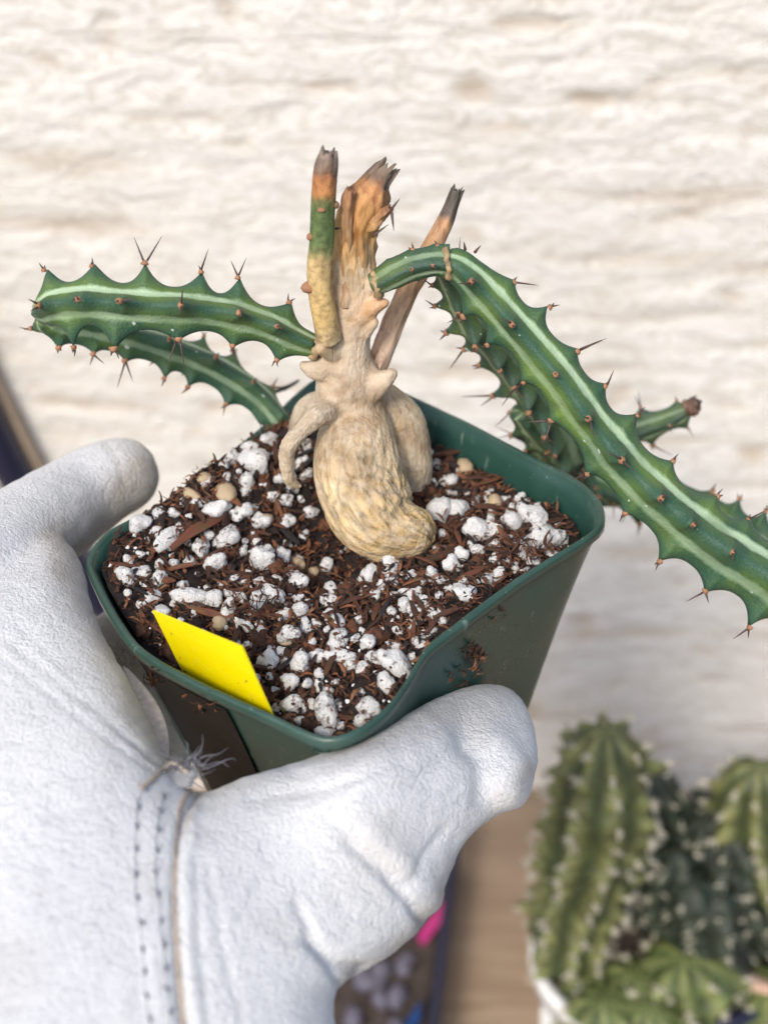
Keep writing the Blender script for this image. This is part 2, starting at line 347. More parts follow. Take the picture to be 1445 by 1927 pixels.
# near-black patch set just off the front-left wall
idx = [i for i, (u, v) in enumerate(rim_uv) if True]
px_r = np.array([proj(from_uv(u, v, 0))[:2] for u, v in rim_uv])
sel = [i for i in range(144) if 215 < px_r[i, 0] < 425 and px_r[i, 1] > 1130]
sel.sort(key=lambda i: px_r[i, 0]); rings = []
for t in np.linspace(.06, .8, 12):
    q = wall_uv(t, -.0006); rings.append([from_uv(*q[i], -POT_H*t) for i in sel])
V, Fc = rings_to_mesh(rings, closed=False, cap=False); put('black_patch', mesh_from('patch', V, Fc), M['black'], pot)

# ------------------------------------------------------------------ potting mix
HC = [(185,1060,-1.5),(230,1060,-2.5),(300,1200,-10),(450,1300,-14),(650,1340,-11),(760,1240,-6),(890,1130,-2.5),(1000,1040,-5),(1085,970,-8),(1000,880,-9),(850,810,-9),(740,760,-9),(600,740,-8),(500,800,0),(430,870,3),(370,905,4),(310,945,2.5),(225,1005,-.5),(610,1000,-15),(480,1050,-6),(700,1150,-7),(800,1000,-7),(560,1200,-8),(380,1100,-6)]
hc_uv = np.array([to_uv(on_plane(x, y, PN, PC)) for x, y, h in HC]); hc_h = np.array([h for *_, h in HC])*.001
def soil_h(u, v, fine=True):
    d2 = (hc_uv[:, 0]-u)**2+(hc_uv[:, 1]-v)**2+1.2e-5; w_ = 1/d2**1.6; h = (w_ @ hc_h)/w_.sum()
    if fine: h += .0016*noise.noise(Vector((u*190, v*190, 1)))+.0011*noise.noise(Vector((u*420, v*420, 5)))
    return h
mix = thing('potting_mix', from_uv(*cen, -.02), 'dark brown peat and white perlite mix filling the green pot', 'soil')
ring0 = wall_uv(.05, .0018)
for _ in range(3):      # the soil's edge follows the tapering wall at its own height
    ring0 = np.array([wall_uv(min(.3, max(.02, -(soil_h(*q)-.0015)/POT_H)), .0018)[j] for j, q in enumerate(ring0)])
NR = 90; V, tc = [], []
for i in range(NR+1):
    f = i/NR
    for u, v in (ring0-cen)*f+cen:
        h = soil_h(u, v); V.append(from_uv(u, v, h)); q = noise.noise(Vector((u*600, v*600, 9))); q2 = noise.noise(Vector((u*90, v*90, 4)))
        tc.append(np.clip(np.array([.012, .006, .0045])*(1+.8*q+.5*q2), .004, 1))
k = 144; Fc = [(i*k+j, i*k+(j+1) % k, (i+1)*k+(j+1) % k, (i+1)*k+j) for i in range(NR) for j in range(k)]
me = mesh_from('peat', V, Fc); vcol(me, tc); put('peat', me, M['soil'], mix)
ring_pts = np.array(ring0)
def inside(u, v, m=.0):
    d = np.array([u, v])-cen; a = np.arctan2(d[1], d[0]); return np.hypot(*d) < polar(ring_pts, np.array([a]))[0]-m
def rnd_uv(m=.002):
    while True:
        p = rng.uniform(ring_pts.min(0), ring_pts.max(0))
        if inside(*p, m): return p
def soil_px(px, py):
    h = -.006
    for _ in range(4): q = to_uv(on_plane(px, py, PN, PC+h*PN)); h = soil_h(*q)
    return q
def rand_rot(): return Matrix.Rotation(random.uniform(0, 6.28), 4, 'Z') @ Matrix.Rotation(random.uniform(0, 6.28), 4, 'X') @ Matrix.Rotation(random.uniform(0, 6.28), 4, 'Y')
def lump(seed, sub=3, amp=.32, lobes=4, rough=1.):
    bm = bmesh.new(); bmesh.ops.create_icosphere(bm, subdivisions=sub, radius=.5); r = random.Random(seed)
    cs = [Vector((r.gauss(0, 1), r.gauss(0, 1), r.gauss(0, 1))).normalized() for _ in range(lobes)]
    sx, sy, sz = r.uniform(.8, 1.35), r.uniform(.75, 1.), r.uniform(.6, .9)
    for v in bm.verts:
        d = v.co.normalized(); b_ = max([max(0, d.dot(c))**4 for c in cs] or [0])
        s = 1-amp*.45+amp*b_+rough*(.12*noise.noise(d*2.2+Vector((seed, 0, 0)))+.10*noise.noise(d*5+Vector((0, seed, 0)))+(.10*noise.noise(d*9+Vector((0, 0, seed))) if rough > 1 else 0))
        v.co = Vector((v.co.x*s*sx, v.co.y*s*sy, v.co.z*s*sz))
    me = bpy.data.meshes.new('lump'); bm.to_mesh(me); bm.free(); me.polygons.foreach_set('use_smooth', [True]*len(me.polygons)); return me
def lump_raw(seed): me = lump(seed, 2, .6, 5, 2.0); a = co(me); f = [tuple(p.vertices) for p in me.polygons]; return a, f
PERL = [lump(i+1, 3, .46, 5, 1.25) for i in range(16)]
for m_ in PERL: m_.materials.append(M['perlite'])
# big grains read off the photograph (pixel, size in px), then a scatter
BIG = [(885,866,72),(948,890,52),(845,905,34),(862,963,40),(905,1005,46),(900,1045,30),(965,990,44),(1005,985,46),(1060,985,52),(1022,1033,50),(1055,1020,34),(830,965,40),(925,1000,36),(868,1050,30),(876,1125,38),(695,1095,46),(735,1062,30),(615,1070,30),(580,850,34),(492,1070,40),(530,1048,36),(565,1065,28),(405,1065,44),(380,1035,30),(425,1005,40),(500,1045,30),(362,1135,42),(345,1120,30),(400,1130,44),(520,1130,38),(488,1145,34),(535,1160,30),(620,1135,30),(548,1205,44),(600,1240,34),(637,1215,42),(680,1260,30),(617,1350,46),(555,1325,40),(548,1290,40),(505,1250,42),(726,1295,40),(698,1335,36),(680,1362,30),(265,990,40),(220,1022,36),(315,1020,36),(480,880,42),(465,910,34),(505,835,34),(448,840,28),(410,960,38),(445,975,30),(455,960,36),(490,970,34),(540,1000,40),(590,1000,32),(300,965,26),(545,880,24),(528,900,26),(990,910,34),(1030,960,34),(812,1088,30),(720,1110,26),(640,1240,34),(700,1245,30),(695,1215,34),(560,1095,36),(290,1130,26),(240,1095,34),(265,1080,26),(660,1255,30),(760,1150,28),(780,1155,26),(915,1120,30),(850,1075,30),(930,1025,26),(1005,1060,26),(470,850,30),(490,800,26),(520,790,24),(440,870,26),(540,770,30),(555,755,26)]
placed = []
def tuber_clear(px, py): return not ((px-680)/95)**2+((py-930)/140)**2 < 1 and not ((px-770)/55)**2+((py-990)/65)**2 < 1
def add_perlite(u, v, size, stuff=None):
    p = from_uv(u, v, soil_h(u, v, False)+size*random.uniform(.12, .32)); s = size*random.uniform(.9, 1.1)
    mat = Matrix.Translation(p) @ rand_rot() @ Matrix.Scale(s, 4)
    if stuff is None: put('perlite', random.choice(PERL), None, mix, mat)
    else:
        a, f = random.choice(RAW); stuff.append((([mat @ Vector(q) for q in a]), f))
    placed.append((u, v, size))
n_p = 0
for px, py, s in BIG:
    q = soil_px(px, py); d = proj(from_uv(*q, -.006))[2]
    if not inside(*q, .0025): continue
    add_perlite(*q, s*d/FPX*1.18); n_p += 1
tries = 0
while n_p < 299 and tries < 6000:
    tries += 1; u, v = rnd_uv(.003); x, y, _ = proj(from_uv(u, v, -.006)); dens = .55+.8*noise.noise(Vector((u*55, v*55, 0)))
    if 590 < x < 640 and 940 < y < 1050: continue
    if random.random() > dens or not tuber_clear(x, y): continue
    size = min(.0060, .0021*math.exp(abs(random.gauss(0, .42))))
    if any((u-a)**2+(v-b_)**2 < ((size+c)*.42)**2 for a, b_, c in placed): continue
    add_perlite(u, v, size); n_p += 1
RAW = [lump_raw(30+i) for i in range(5)]; st = []
for _ in range(420):
    u, v = rnd_uv(.002); add_perlite(u, v, random.uniform(.0006, .0014), st)
V, Fc = merge(st); o = put('perlite_crumbs', mesh_from('crumbs', V, Fc), M['perlite'], mix); o['kind'] = 'stuff'
# pebbles
for px, py, s in ((425,925,52),(560,1068,34),(495,972,40),(875,890,50),(385,905,30),(360,935,34),(415,1180,40),(930,955,46),(860,962,36),(540,1208,34),(590,1085,30),(350,930,26)):
    q = soil_px(px, py); d = proj(from_uv(*q, 0))[2]; s = s*d/FPX
    me = lump(px, 3, .12, 2); put('pebble', me, M['pebble'], mix, Matrix.Translation(from_uv(*q, soil_h(*q, False)+s*.22)) @ Matrix.Rotation(random.uniform(0, 6), 4, 'Z') @ Matrix.Diagonal((s, s*.85, s*.8, 1)))
# crumbly peat clumps
cl, clc = [], []
CLR = []
for i in range(6): me_ = lump(200+i, 3, .5, 5, 2.6); CLR.append((co(me_), [tuple(p.vertices) for p in me_.polygons]))
for _ in range(620):
    u, v = rnd_uv(.002)
    if noise.noise(Vector((u*60, v*60, 6))) < -.12: continue
    sz = random.uniform(.0014, .0052); a, f = random.choice(CLR); mt = Matrix.Translation(from_uv(u, v, soil_h(u, v, False)+sz*random.uniform(-.15, .15))) @ rand_rot() @ Matrix.Scale(sz, 4)
    b0 = np.array(random.choice([(.045, .018, .010), (.08, .031, .015), (.018, .010, .007), (.12, .046, .021)])); cl.append(([mt @ Vector(q) for q in a], f)); clc += [b0*(1+.5*noise.noise(Vector(q)*7)) for q in a]
V, Fc = merge(cl); me = mesh_from('clumps', V, Fc); vcol(me, np.clip(clc, .003, 1)); o = put('peat_clumps', me, M['soil'], mix); o['kind'] = 'stuff'
# bark chips
def chip_mesh(seed):
    r = random.Random(seed); n = 6; rings = []
    for i in range(n):
        t = i/(n-1); w_ = .5*(.25+.75*math.sin(math.pi*(.12+.76*t)))*r.uniform(.75, 1.1); bz = .10*math.sin(t*3+seed)
        rings.append([Vector((t-.5, w_*.42*c+r.uniform(-.02, .02), w_*.16*s+bz)) for c, s in ((1, .2), (.7, 1), (-.6, 1), (-1, 0), (-.5, -1), (.6, -1))])
    V, Fc = rings_to_mesh(rings); me = mesh_from('chip', V, Fc, False); base = [(.16, .058, .026), (.10, .040, .020), (.022, .018, .02), (.22, .095, .045), (.07, .028, .015)][seed % 5]
    vcol(me, [tuple(c*r.uniform(.7, 1.3) for c in base) for _ in V]); me.materials.append(M['chip']); return me
CH = [chip_mesh(i) for i in range(15)]
def add_chip(px, py, L, a, kind, tilt=.15):
    q = soil_px(px, py); d = proj(from_uv(*q, 0))[2]; s = L*d/FPX
    put('bark_chip', CH[kind], None, mix, Matrix.Translation(from_uv(*q, soil_h(*q, False)+s*.10+.0014)) @ Matrix.Rotation(a, 4, 'Z') @ Matrix.Rotation(random.uniform(-tilt, tilt), 4, 'Y') @ Matrix.Rotation(random.uniform(-.5, .5), 4, 'X') @ Matrix.Diagonal((s, s*.55, s*.7, 1)))
for a in ((375,1020,120,.75,0),(535,1010,95,-.8,2),(955,1025,75,-1.1,3),(825,1060,80,.4,4),(920,965,60,.1,1),(540,1265,56,1.2,2),(625,1255,70,1.3,1),(405,1165,80,-.2,3),(870,930,44,0,2),(840,860,60,.3,1),(540,745,70,.9,2),(1020,995,80,.15,4)): add_chip(*a)
for _ in range(250):
    u, v = rnd_uv(.003); x, y, _d = proj(from_uv(u, v, -.006))
    if tuber_clear(x, y): add_chip(x, y, random.uniform(22, 60), random.uniform(0, 6.28), random.randrange(15), .5)
# peat fibres: far too many to count
fib, fc_ = [], []
def fibre(p, d, n, L, w_, curl, c):
    side = nrm(np.cross(d, n)); m = 5; rings = []
    for i in range(m):
        t = i/(m-1); q = p+d*L*(t-.5)+side*curl*L*(t-.5)**2*2+n*L*.25*math.sin(t*3+curl*5); ww = w_*(1-.6*abs(2*t-1)); rings.append([q+side*ww, q+n*ww*.7, q-side*ww])
    fib.append(rings_to_mesh(rings)); fc_.extend([c]*(m*3))
PAL = [(.050, .020, .011), (.10, .038, .017), (.17, .062, .026), (.022, .012, .009), (.22, .10, .05), (.07, .026, .013), (.035, .015, .010)]
for i in range(6000):
    u, v = rnd_uv(.001); x, y, _d = proj(from_uv(u, v, -.006))
    if noise.noise(Vector((u*70+4, v*70, 2))) < -.25 and random.random() < .5: continue
    a = random.uniform(0, 6.28); d = nrm(math.cos(a)*E1+math.sin(a)*E2+PN*random.gauss(0, .35)); c = np.array(PAL[random.randrange(7)])*random.uniform(.7, 1.3)
    fibre(from_uv(u, v, soil_h(u, v)+random.uniform(0, .0014)+(random.uniform(0, .0018) if random.random() < .3 else 0)), d, PN, random.uniform(.001, .0042), random.uniform(.00018, .0006), random.uniform(-.8, .8), c)
for px, py, n, sp, up in ((345, 905, 80, .006, .002), (385, 880, 50, .005, .002), (300, 945, 40, .004, .002), (985, 1060, 70, .005, .003), (890, 1145, 60, .004, .002), (500, 800, 80, .006, .003), (480, 1165, 60, .006, .002)):
    q0 = soil_px(px, py)
    for _ in range(n):
        u, v = q0+rng.normal(0, sp/1.5, 2)
        if not inside(u, v, .0005): continue
        a = random.uniform(0, 6.28); d = nrm(math.cos(a)*E1+math.sin(a)*E2+PN*random.gauss(0, .6))
        fibre(from_uv(u, v, max(soil_h(u, v), -.002)+random.uniform(0, up)), d, PN, random.uniform(.0015, .0042), random.uniform(.00015, .0005), random.uniform(-1, 1), np.array(PAL[random.randrange(7)])*random.uniform(.6, 1.2))
# crumbs clinging to the outside of the pot
for px, py, n, sp in ((885, 1225, 26, 9), (895, 1250, 14, 8), (300, 1270, 22, 8), (375, 1310, 12, 10), (262, 1222, 12, 6), (850, 1270, 8, 10), (935, 1140, 10, 12), (405, 1318, 10, 8)):
    for _ in range(n):
        p, nn_ = cast(px+random.gauss(0, sp), py+random.gauss(0, sp*1.3), POT_BVH)
        if p is None: continue
        if np.dot(nn_, CAM-p) < 0: nn_ = -nn_
        d = nrm(np.cross(nn_, rng.normal(0, 1, 3))); fibre(p+nn_*.0006, d, nn_, random.uniform(.001, .0045), random.uniform(.0002, .0006), random.uniform(-1, 1), np.array(PAL[random.randrange(7)]))
V, Fc = merge(fib); me = mesh_from('fibres', V, Fc, False); vcol(me, fc_); o = put('peat_fibres', me, M['soil'], mix); o['kind'] = 'stuff'

# ------------------------------------------------------------------ the plant
BASE = from_uv(*soil_px(690, 935), -.008)
PLN = nrm(np.array([0, -1., .12])); PLC = BASE
def pp(px, py, off=0.): return on_plane(px, py, PLN, PLC, off)
plant = thing('caudex_plant', BASE, 'swollen tan rooted succulent with thorny striped green arms in the green pot', 'plant')
def px_path(ctrl, n):
    """ctrl rows (px, py, depth offset in mm, half width in px) -> world points and radii"""
    P, R = [], []
    for row in ctrl:
        p = pp(row[0], row[1], row[2]*.001); P.append(p); R.append(row[3]*proj(p)[2]/FPX)
    Q = catmull(np.hstack([np.array(P), np.array(R)[:, None]]), n); return Q[:, :3], np.maximum(Q[:, 3], .0002)
PALE, TAN, OCH, ORG, WHT = (.54, .42, .30), (.56, .44, .29), (.50, .34, .14), (.50, .23, .075), (.52, .44, .34)
CAU = [  # (control points, colour from, colour to, wrinkle)
    ([(664,800,4,62),(662,760,2,68),(655,715,0,62),(648,680,0,52),(648,640,0,48),(655,600,0,48),(662,560,0,50)], PALE, PALE, .1),
    ([(672,800,-2,66),(669,850,-8,80),(678,905,-12,86),(702,957,-17,86),(735,993,-21,75),(762,1004,-23,60)], TAN, OCH, 1.),
    ([(715,765,6,48),(752,800,6,50),(768,850,5,46),(772,885,6,42),(765,925,8,40)], TAN, TAN, .35),
    ([(628,768,-6,24),(598,784,-12,21),(566,812,-16,18),(543,842,-18,17),(541,880,-17,15),(547,905,-16,13),(562,914,-15,7)], WHT, TAN, .5),
    ([(630,765,9,34),(598,764,12,28),(574,776,14,24),(560,810,16,20),(555,870,18,16)], WHT, TAN, .4),
    ([(620,690,-3,30),(592,695,-5,20),(572,688,-5,11)], PALE, PALE, .1),
    ([(700,725,-3,34),(722,715,-5,20),(738,704,-5,11)], PALE, PALE, .1),
    ([(625,660,-5,22),(604,655,-9,14)], PALE, OCH, .1),
    ([(680,585,-3,30),(705,575,-5,17),(725,570,-6,9)], ORG, ORG, .2),
    ([(685,620,-3,18),(703,607,-5,10)], PALE, PALE, .1),
    ([(662,560,0,50),(664,510,0,42),(668,460,1,37)], PALE, OCH, .3),
    ([(690,560,0,30),(703,535,-3,22),(712,528,-4,18)], PALE, PALE, .2),
]
parts, skp, skc, skw, skr, skt, sks, skv = [], [], [], [], [], [], [], []
for ctrl, c0, c1, wr in CAU:
    P, R = px_path(ctrl, 28); parts.append(tube(P, R, 20)); T, Vf_, Wf_ = frames(P); sl = np.concatenate([[0], np.cumsum(np.linalg.norm(np.diff(P, axis=0), axis=1))])
    for i in range(28): f = i/27; sks.append(sl[i]); skv.append((Vf_[i], Wf_[i])); skp.append(P[i]); skr.append(R[i]); skc.append((1-f)*np.array(c0)+f*np.array(c1)); skw.append(wr*(min(1, f*2.2) if wr == 1. else 1)); skt.append(T[i])
me = remesh(*merge(parts), .00045, 7); skp, skc, skw, skr, skt = map(np.array, (skp, skc, skw, skr, skt))
X, N = co(me), normals(me); tint = np.zeros_like(X); disp = np.zeros(len(X))
for i, x in enumerate(X):
    d = np.linalg.norm(skp-x, axis=1)-skr; wt = np.exp(-np.maximum(d, 0)/.0012)+1e-9; wt /= wt.sum(); tint[i] = wt @ skc; wr = wt @ skw; T = nrm(wt @ skt)
    ni = int(np.argmin(d)); dv = x-skp[ni]; an = math.atan2(dv @ skv[ni][1], dv @ skv[ni][0]); sl = sks[ni]+dv @ skt[ni]   # along and round the nearest axis
    ca, sa = math.cos(an), math.sin(an); s = Vector((ca*4.2, sa*4.2, sl*75)); s2 = Vector((ca*9, sa*9, sl*170))
    rid = 1-abs(noise.noise(s+Vector((noise.noise(Vector(x*90))*1.2,)*3)))*2; rid2 = 1-abs(noise.noise(s2))*2
    big = noise.noise(Vector(x*75)); disp[i] = -wr*(.0007*max(0, rid-.5)+.0008*max(0, rid2-.45))+.0007*big*(.5+.5*wr)+.00012*noise.noise(Vector(x*500))
    tint[i] *= 1-wr*(1.0*max(0, rid-.5)+.9*max(0, rid2-.5))+.14*wr
    tint[i] *= 1+.35*big+.2*noise.noise(Vector(x*190))
set_co(me, X+N*disp[:, None]); vcol(me, np.clip(tint, 0, 1)); put('caudex', me, M['caudex'], plant)
CAU_BVH = BVHTree.FromPolygons([Vector(v) for v in co(me)], [tuple(p.vertices) for p in me.polygons])

def dry_stub(name, ctrl, cols, rough=.22, k=26, n=70, jag=0., label=None, mat='dry', ridges=6):
    P, R = px_path(ctrl, n); T, Vv, W = frames(P); rings, tc = [], []
    for i in range(n):
        f = i/(n-1); ring = []
        for j in range(k):
            a = 2*math.pi*j/k; d = math.cos(a)*Vv[i]+math.sin(a)*W[i]
            r = R[i]*(1+rough*noise.noise(Vector((math.cos(a)*ridges/3, math.sin(a)*ridges/3, f*3)))+rough*.5*noise.noise(Vector((math.cos(a)*ridges, math.sin(a)*ridges, f*9))))
            lift = jag*R[i]*max(0, (f-.86)/.14)*noise.noise(Vector((math.cos(a)*2.1, math.sin(a)*2.1, 3)))*2.2
            ring.append(P[i]+d*r+T[i]*lift)
            for q in range(len(cols)-1):
                fj = min(1, max(0, f+.045*noise.noise(Vector((math.cos(a)*1.6, math.sin(a)*1.6, 8)))))
                if cols[q][0] <= fj <= cols[q+1][0]: u = (fj-cols[q][0])/max(1e-6, cols[q+1][0]-cols[q][0]); c = (1-u)*np.array(cols[q][1])+u*np.array(cols[q+1][1])
            tc.append(c*(1+.35*noise.noise(Vector((a*1.5, f*8, 1)))))
        rings.append(ring)
    rings.append([P[-1]-T[-1]*R[-1]*.5+(p-P[-1])*.35 for p in rings[-1]]); tc += [np.array(cols[-1][1])*.5]*k
    V, Fc = rings_to_mesh(rings); me = mesh_from(name, V, Fc); vcol(me, np.clip(tc, 0, 1)); o = put(name, me, M[mat], plant)
    if label: o['label'] = label
    return o
BRN, DK, GRN, YEL = (.13, .085, .06), (.11, .088, .072), (.12, .18, .06), (.62, .44, .18)
dry_stub('dried_stub', [(622,640,-7,24),(612,600,-8,24),(603,550,-8,24),(601,500,-8,23),(606,450,-8,23),(608,400,-8,23),(611,350,-8,23),(615,310,-8,22),(618,286,-8,16)],
         [(0, (.52, .40, .24)), (.15, YEL), (.46, (.58, .42, .20)), (.51, (.22, .24, .09)), (.56, GRN), (.73, GRN), (.77, (.20, .19, .07)), (.80, (.50, .23, .08)), (.88, (.40, .17, .07)), (.91, (.22, .14, .10)), (1, (.28, .22, .18))], .09, jag=.8, label='smooth stub, yellow below, green in the middle, brown at the tip', mat='chip')
dry_stub('dried_stub', [(662,560,0,46),(664,510,0,40),(668,460,0,37),(676,415,0,38),(690,375,0,37),(708,340,1,26),(728,318,2,20)],
         [(0, PALE), (.25, (.60, .42, .22)), (.55, (.58, .32, .11)), (.84, (.50, .25, .10)), (.90, BRN), (1, DK)], .42, k=40, n=90, jag=1.2, ridges=9, label='thick split orange brown stub with a jagged dark top')
dry_stub('dried_flap', [(655,470,-4,10),(652,420,-5,11),(655,380,-5,12),(660,357,-5,9)], [(0, (.50, .33, .17)), (1, (.36, .18, .09))], .35, jag=.6)
dry_stub('dried_flap', [(695,430,-3,14),(715,408,-4,11),(735,392,-5,7)], [(0, (.46, .27, .11)), (1, (.30, .15, .08))], .4, jag=.6)
dry_stub('dried_stub', [(705,698,4,19),(728,640,7,20),(752,580,10,19),(783,520,12,19),(812,465,13,18),(835,420,14,16),(850,385,15,13),(860,358,15,12)],
         [(0, (.56, .42, .32)), (.35, (.52, .34, .22)), (.6, (.54, .31, .15)), (.82, (.48, .26, .13)), (.86, DK), (1, (.10, .09, .08))], .3, k=30, n=90, jag=1.0, ridges=8, label='thin dry brown stub leaning right with a grey tip')

# thorns: a brown pad with two diverging spines; local +Z points outward
def thorn_mesh(seed, L=1., pad=True):
    r = random.Random(seed); V, Fc, mi = [], [], []
    def add(vf, m):
        b = len(V); V.extend(vf[0]); Fc.extend([tuple(i+b for i in q) for q in vf[1]]); mi.extend([m]*len(vf[1]))
    if pad:
        rings = []
        for t in np.linspace(0, 1, 5): rr_ = .00062*math.sqrt(max(.02, 1-(t*1.02-.25)**2/.6)); rings.append([Vector((rr_*math.cos(a)*1.25*(1+.2*r.uniform(-1, 1)), rr_*math.sin(a)*(1+.2*r.uniform(-1, 1)), -.0006+t*.0010)) for a in np.linspace(0, 6.283, 9)[:-1]])
        add(rings_to_mesh(rings), 0)
    for s in (-1, 1):
        ln = L*r.choice((.001, .002, .0028, .0036, .0044, .0052))*r.uniform(.85, 1.15); a = s*r.uniform(.1, .75); b = r.uniform(-.9, .9); d = np.array([math.sin(a), math.sin(b)*.6, math.cos(a)]); d = nrm(d); rings = []
        e1 = nrm(np.cross(d, [0, 1, .1])); e2 = np.cross(d, e1)
        for t in np.linspace(0, 1, 5):
            rr_ = .00022*(1-t)**.8+.00003; c = np.array([s*.0004, 0, .0003])+d*ln*t; rings.append([Vector(c+rr_*(math.cos(q)*e1+math.sin(q)*e2)) for q in np.linspace(0, 6.283, 6)[:-1]])
        add(rings_to_mesh(rings), 1)
    me = mesh_from('thorn', V, Fc); me.materials.append(M['pad']); me.materials.append(M['spine']); me.polygons.foreach_set('material_index', mi); return me
THORN = [thorn_mesh(i) for i in range(12)]; BUD = [thorn_mesh(20+i, .35) for i in range(4)]
def arm(ctrl, spacing, roll=0., twist=0., tooth=.75, valley=.12, thorns=1., label=None, phase=0., dark=0., seed=0, tip=True, base=True, nrib=4, taper_tip=False, sharp=2.6, name='arm', faces=(1., .4, .8, .45)):
    r = random.Random(seed); P0, R0 = px_path(ctrl, 40); L = np.linalg.norm(np.diff(P0, axis=0), axis=1).sum(); n = max(40, int(L/.00055)); P, R = px_path(ctrl, n)
    s = np.concatenate([[0], np.cumsum(np.linalg.norm(np.diff(P, axis=0), axis=1))]); T, Vv, W = frames(P); K = 56
    teeth = []
    for q in range(nrib):
        x = spacing*(phase+(.5 if q % 2 else 0)+r.uniform(-.2, .2)); ts = [x-spacing]
        while x < L+spacing: ts.append(x); x += spacing*r.uniform(.68, 1.28)
        ts.append(x); teeth.append((np.array(ts), [r.uniform(.55, 1.2) for _ in ts]))
    rings, uv, tc = [], [], []
    def rib(q, sv):
        ts, hs = teeth[q]; i = max(0, min(len(ts)-2, np.searchsorted(ts, sv)-1)); u = (sv-ts[i])/(ts[i+1]-ts[i]); u = min(max(u, 0), 1)
        h = hs[i]*(1-u)+hs[i+1]*u; return valley+(tooth*h-valley)*abs(2*u-1)**sharp
    for i in range(n):
        ring = []; hq = [rib(q, s[i]) for q in range(nrib)]; ro = roll+twist*i/(n-1)
        endf = min(1, (L-s[i])/.004+.25) if tip else 1.
        hq = [h_*min(1, .15+s[i]/.009) for h_ in hq]
        for j in range(K):
            a = 2*math.pi*j/K; rel = (a-ro)/(2*math.pi)*nrib; q = int(round(rel)) % nrib; ad = abs(rel-round(rel))*2      # 0 at rib .. 1 mid face
            rad = R[i]*(.95+(hq[q])*max(0, 1-ad/.85)**1.45-.13*ad)*(1+.07*noise.noise(Vector(P[i]*110)+Vector((math.cos(a), math.sin(a), seed))))
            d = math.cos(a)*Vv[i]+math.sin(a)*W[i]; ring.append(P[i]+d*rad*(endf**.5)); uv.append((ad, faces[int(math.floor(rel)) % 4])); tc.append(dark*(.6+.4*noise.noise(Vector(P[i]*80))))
        rings.append(ring)
    V, Fc = rings_to_mesh(rings); me = mesh_from(name, V, Fc); ul = me.uv_layers.new(name='uv')
    li = np.empty(len(me.loops), int); me.loops.foreach_get('vertex_index', li); ul.data.foreach_set('uv', np.array(uv)[li].ravel()); vcol(me, np.clip(np.repeat(np.array(tc)[:, None], 3, 1), 0, 1))
    o = put(name, me, M['stem'], plant)
    if label: o['label'] = label
    for q in range(nrib):
        for t_, h in zip(*teeth[q]):
            if not (.006 < t_ < L-.001): continue
            i = min(n-1, np.searchsorted(s, t_)); ro = roll+twist*i/(n-1)+2*math.pi*q/nrib; d = math.cos(ro)*Vv[i]+math.sin(ro)*W[i]
            p = P[i]+d*R[i]*(.88+tooth*h); z = nrm(d+.35*T[i]*r.uniform(-1, .6)); x = nrm(T[i]-np.dot(T[i], z)*z) if r.random() < .4 else nrm(np.cross(z, T[i])); y = np.cross(z, x)
            sc = r.uniform(.85, 1.15)*min(1.15, R[i]/.0046+.15); m4 = Matrix([[x[k]*sc, y[k]*sc, z[k]*sc, p[k]] for k in range(3)] and [[x[0]*sc, y[0]*sc, z[0]*sc, p[0]], [x[1]*sc, y[1]*sc, z[1]*sc, p[1]], [x[2]*sc, y[2]*sc, z[2]*sc, p[2]], [0, 0, 0, 1]])
            put('thorn', r.choice(THORN if r.random() < thorns else BUD), None, o, m4)
    return o
mm = .001
arm([(598,655,-3,20),(560,640,-4,26),(500,612,-6,31),(430,592,-9,35),(350,582,-12,38),(260,578,-14,40),(170,570,-14,40),(110,575,-12,36),(68,590,-10,26)], 11.0*mm, roll=.1, tooth=1.1, sharp=2.2, thorns=.6, phase=.35, faces=(1., .5, .4, .5), seed=3, label='upper left arm with two pale stripes')
arm([(530,800,28,26),(480,745,30,29),(410,700,30,31),(330,665,28,32),(250,640,24,32),(170,622,18,32),(110,612,12,30),(75,600,6,22)], 10.5*mm, roll=.5, tooth=.85, thorns=.45, phase=.1, seed=5, label='lower left arm rising from behind the pot')
arm([(706,535,-5,24),(735,518,-6,28),(775,500,-6,28),(815,492,-6,28),(845,492,-6,31)], 6.5*mm, roll=.25, tooth=.22, valley=.1, thorns=0., dark=.35, phase=.3, seed=8, tip=False, label='short grey green arched arm joint')
arm([(838,492,-6,26),(870,508,-7,32),(920,556,-9,37),(983,628,-12,39),(1047,704,-16,41),(1111,793,-20,43),(1178,878,-24,46),(1257,955,-28,49),(1340,1022,-32,54),(1430,1080,-36,55),(1530,1145,-40,55)], 12.5*mm, roll=.1, twist=-.25, tooth=.82, sharp=2.5, thorns=.5, phase=.55, faces=(.42, .4, .5, 1.), seed=11, tip=False, label='long right arm drooping in front of the pot corner')
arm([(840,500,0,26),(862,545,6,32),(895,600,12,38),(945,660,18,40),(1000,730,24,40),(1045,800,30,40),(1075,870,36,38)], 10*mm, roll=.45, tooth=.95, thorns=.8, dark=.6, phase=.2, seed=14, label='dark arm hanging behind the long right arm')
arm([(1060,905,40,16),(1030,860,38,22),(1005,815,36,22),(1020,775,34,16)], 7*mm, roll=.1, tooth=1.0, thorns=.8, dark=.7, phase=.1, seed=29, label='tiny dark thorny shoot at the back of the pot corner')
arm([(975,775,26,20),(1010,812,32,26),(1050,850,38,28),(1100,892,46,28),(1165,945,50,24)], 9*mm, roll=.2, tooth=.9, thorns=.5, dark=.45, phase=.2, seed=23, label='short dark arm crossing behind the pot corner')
arm([(1010,865,44,32),(1060,872,46,34),(1120,850,46,34),(1180,815,44,26),(1240,795,42,23),(1303,768,40,13)], 8.5*mm, roll=.4, tooth=1.0, thorns=.7, phase=.4, seed=17, dark=.6, label='thin arm with a shrivelled tip behind the long right arm')
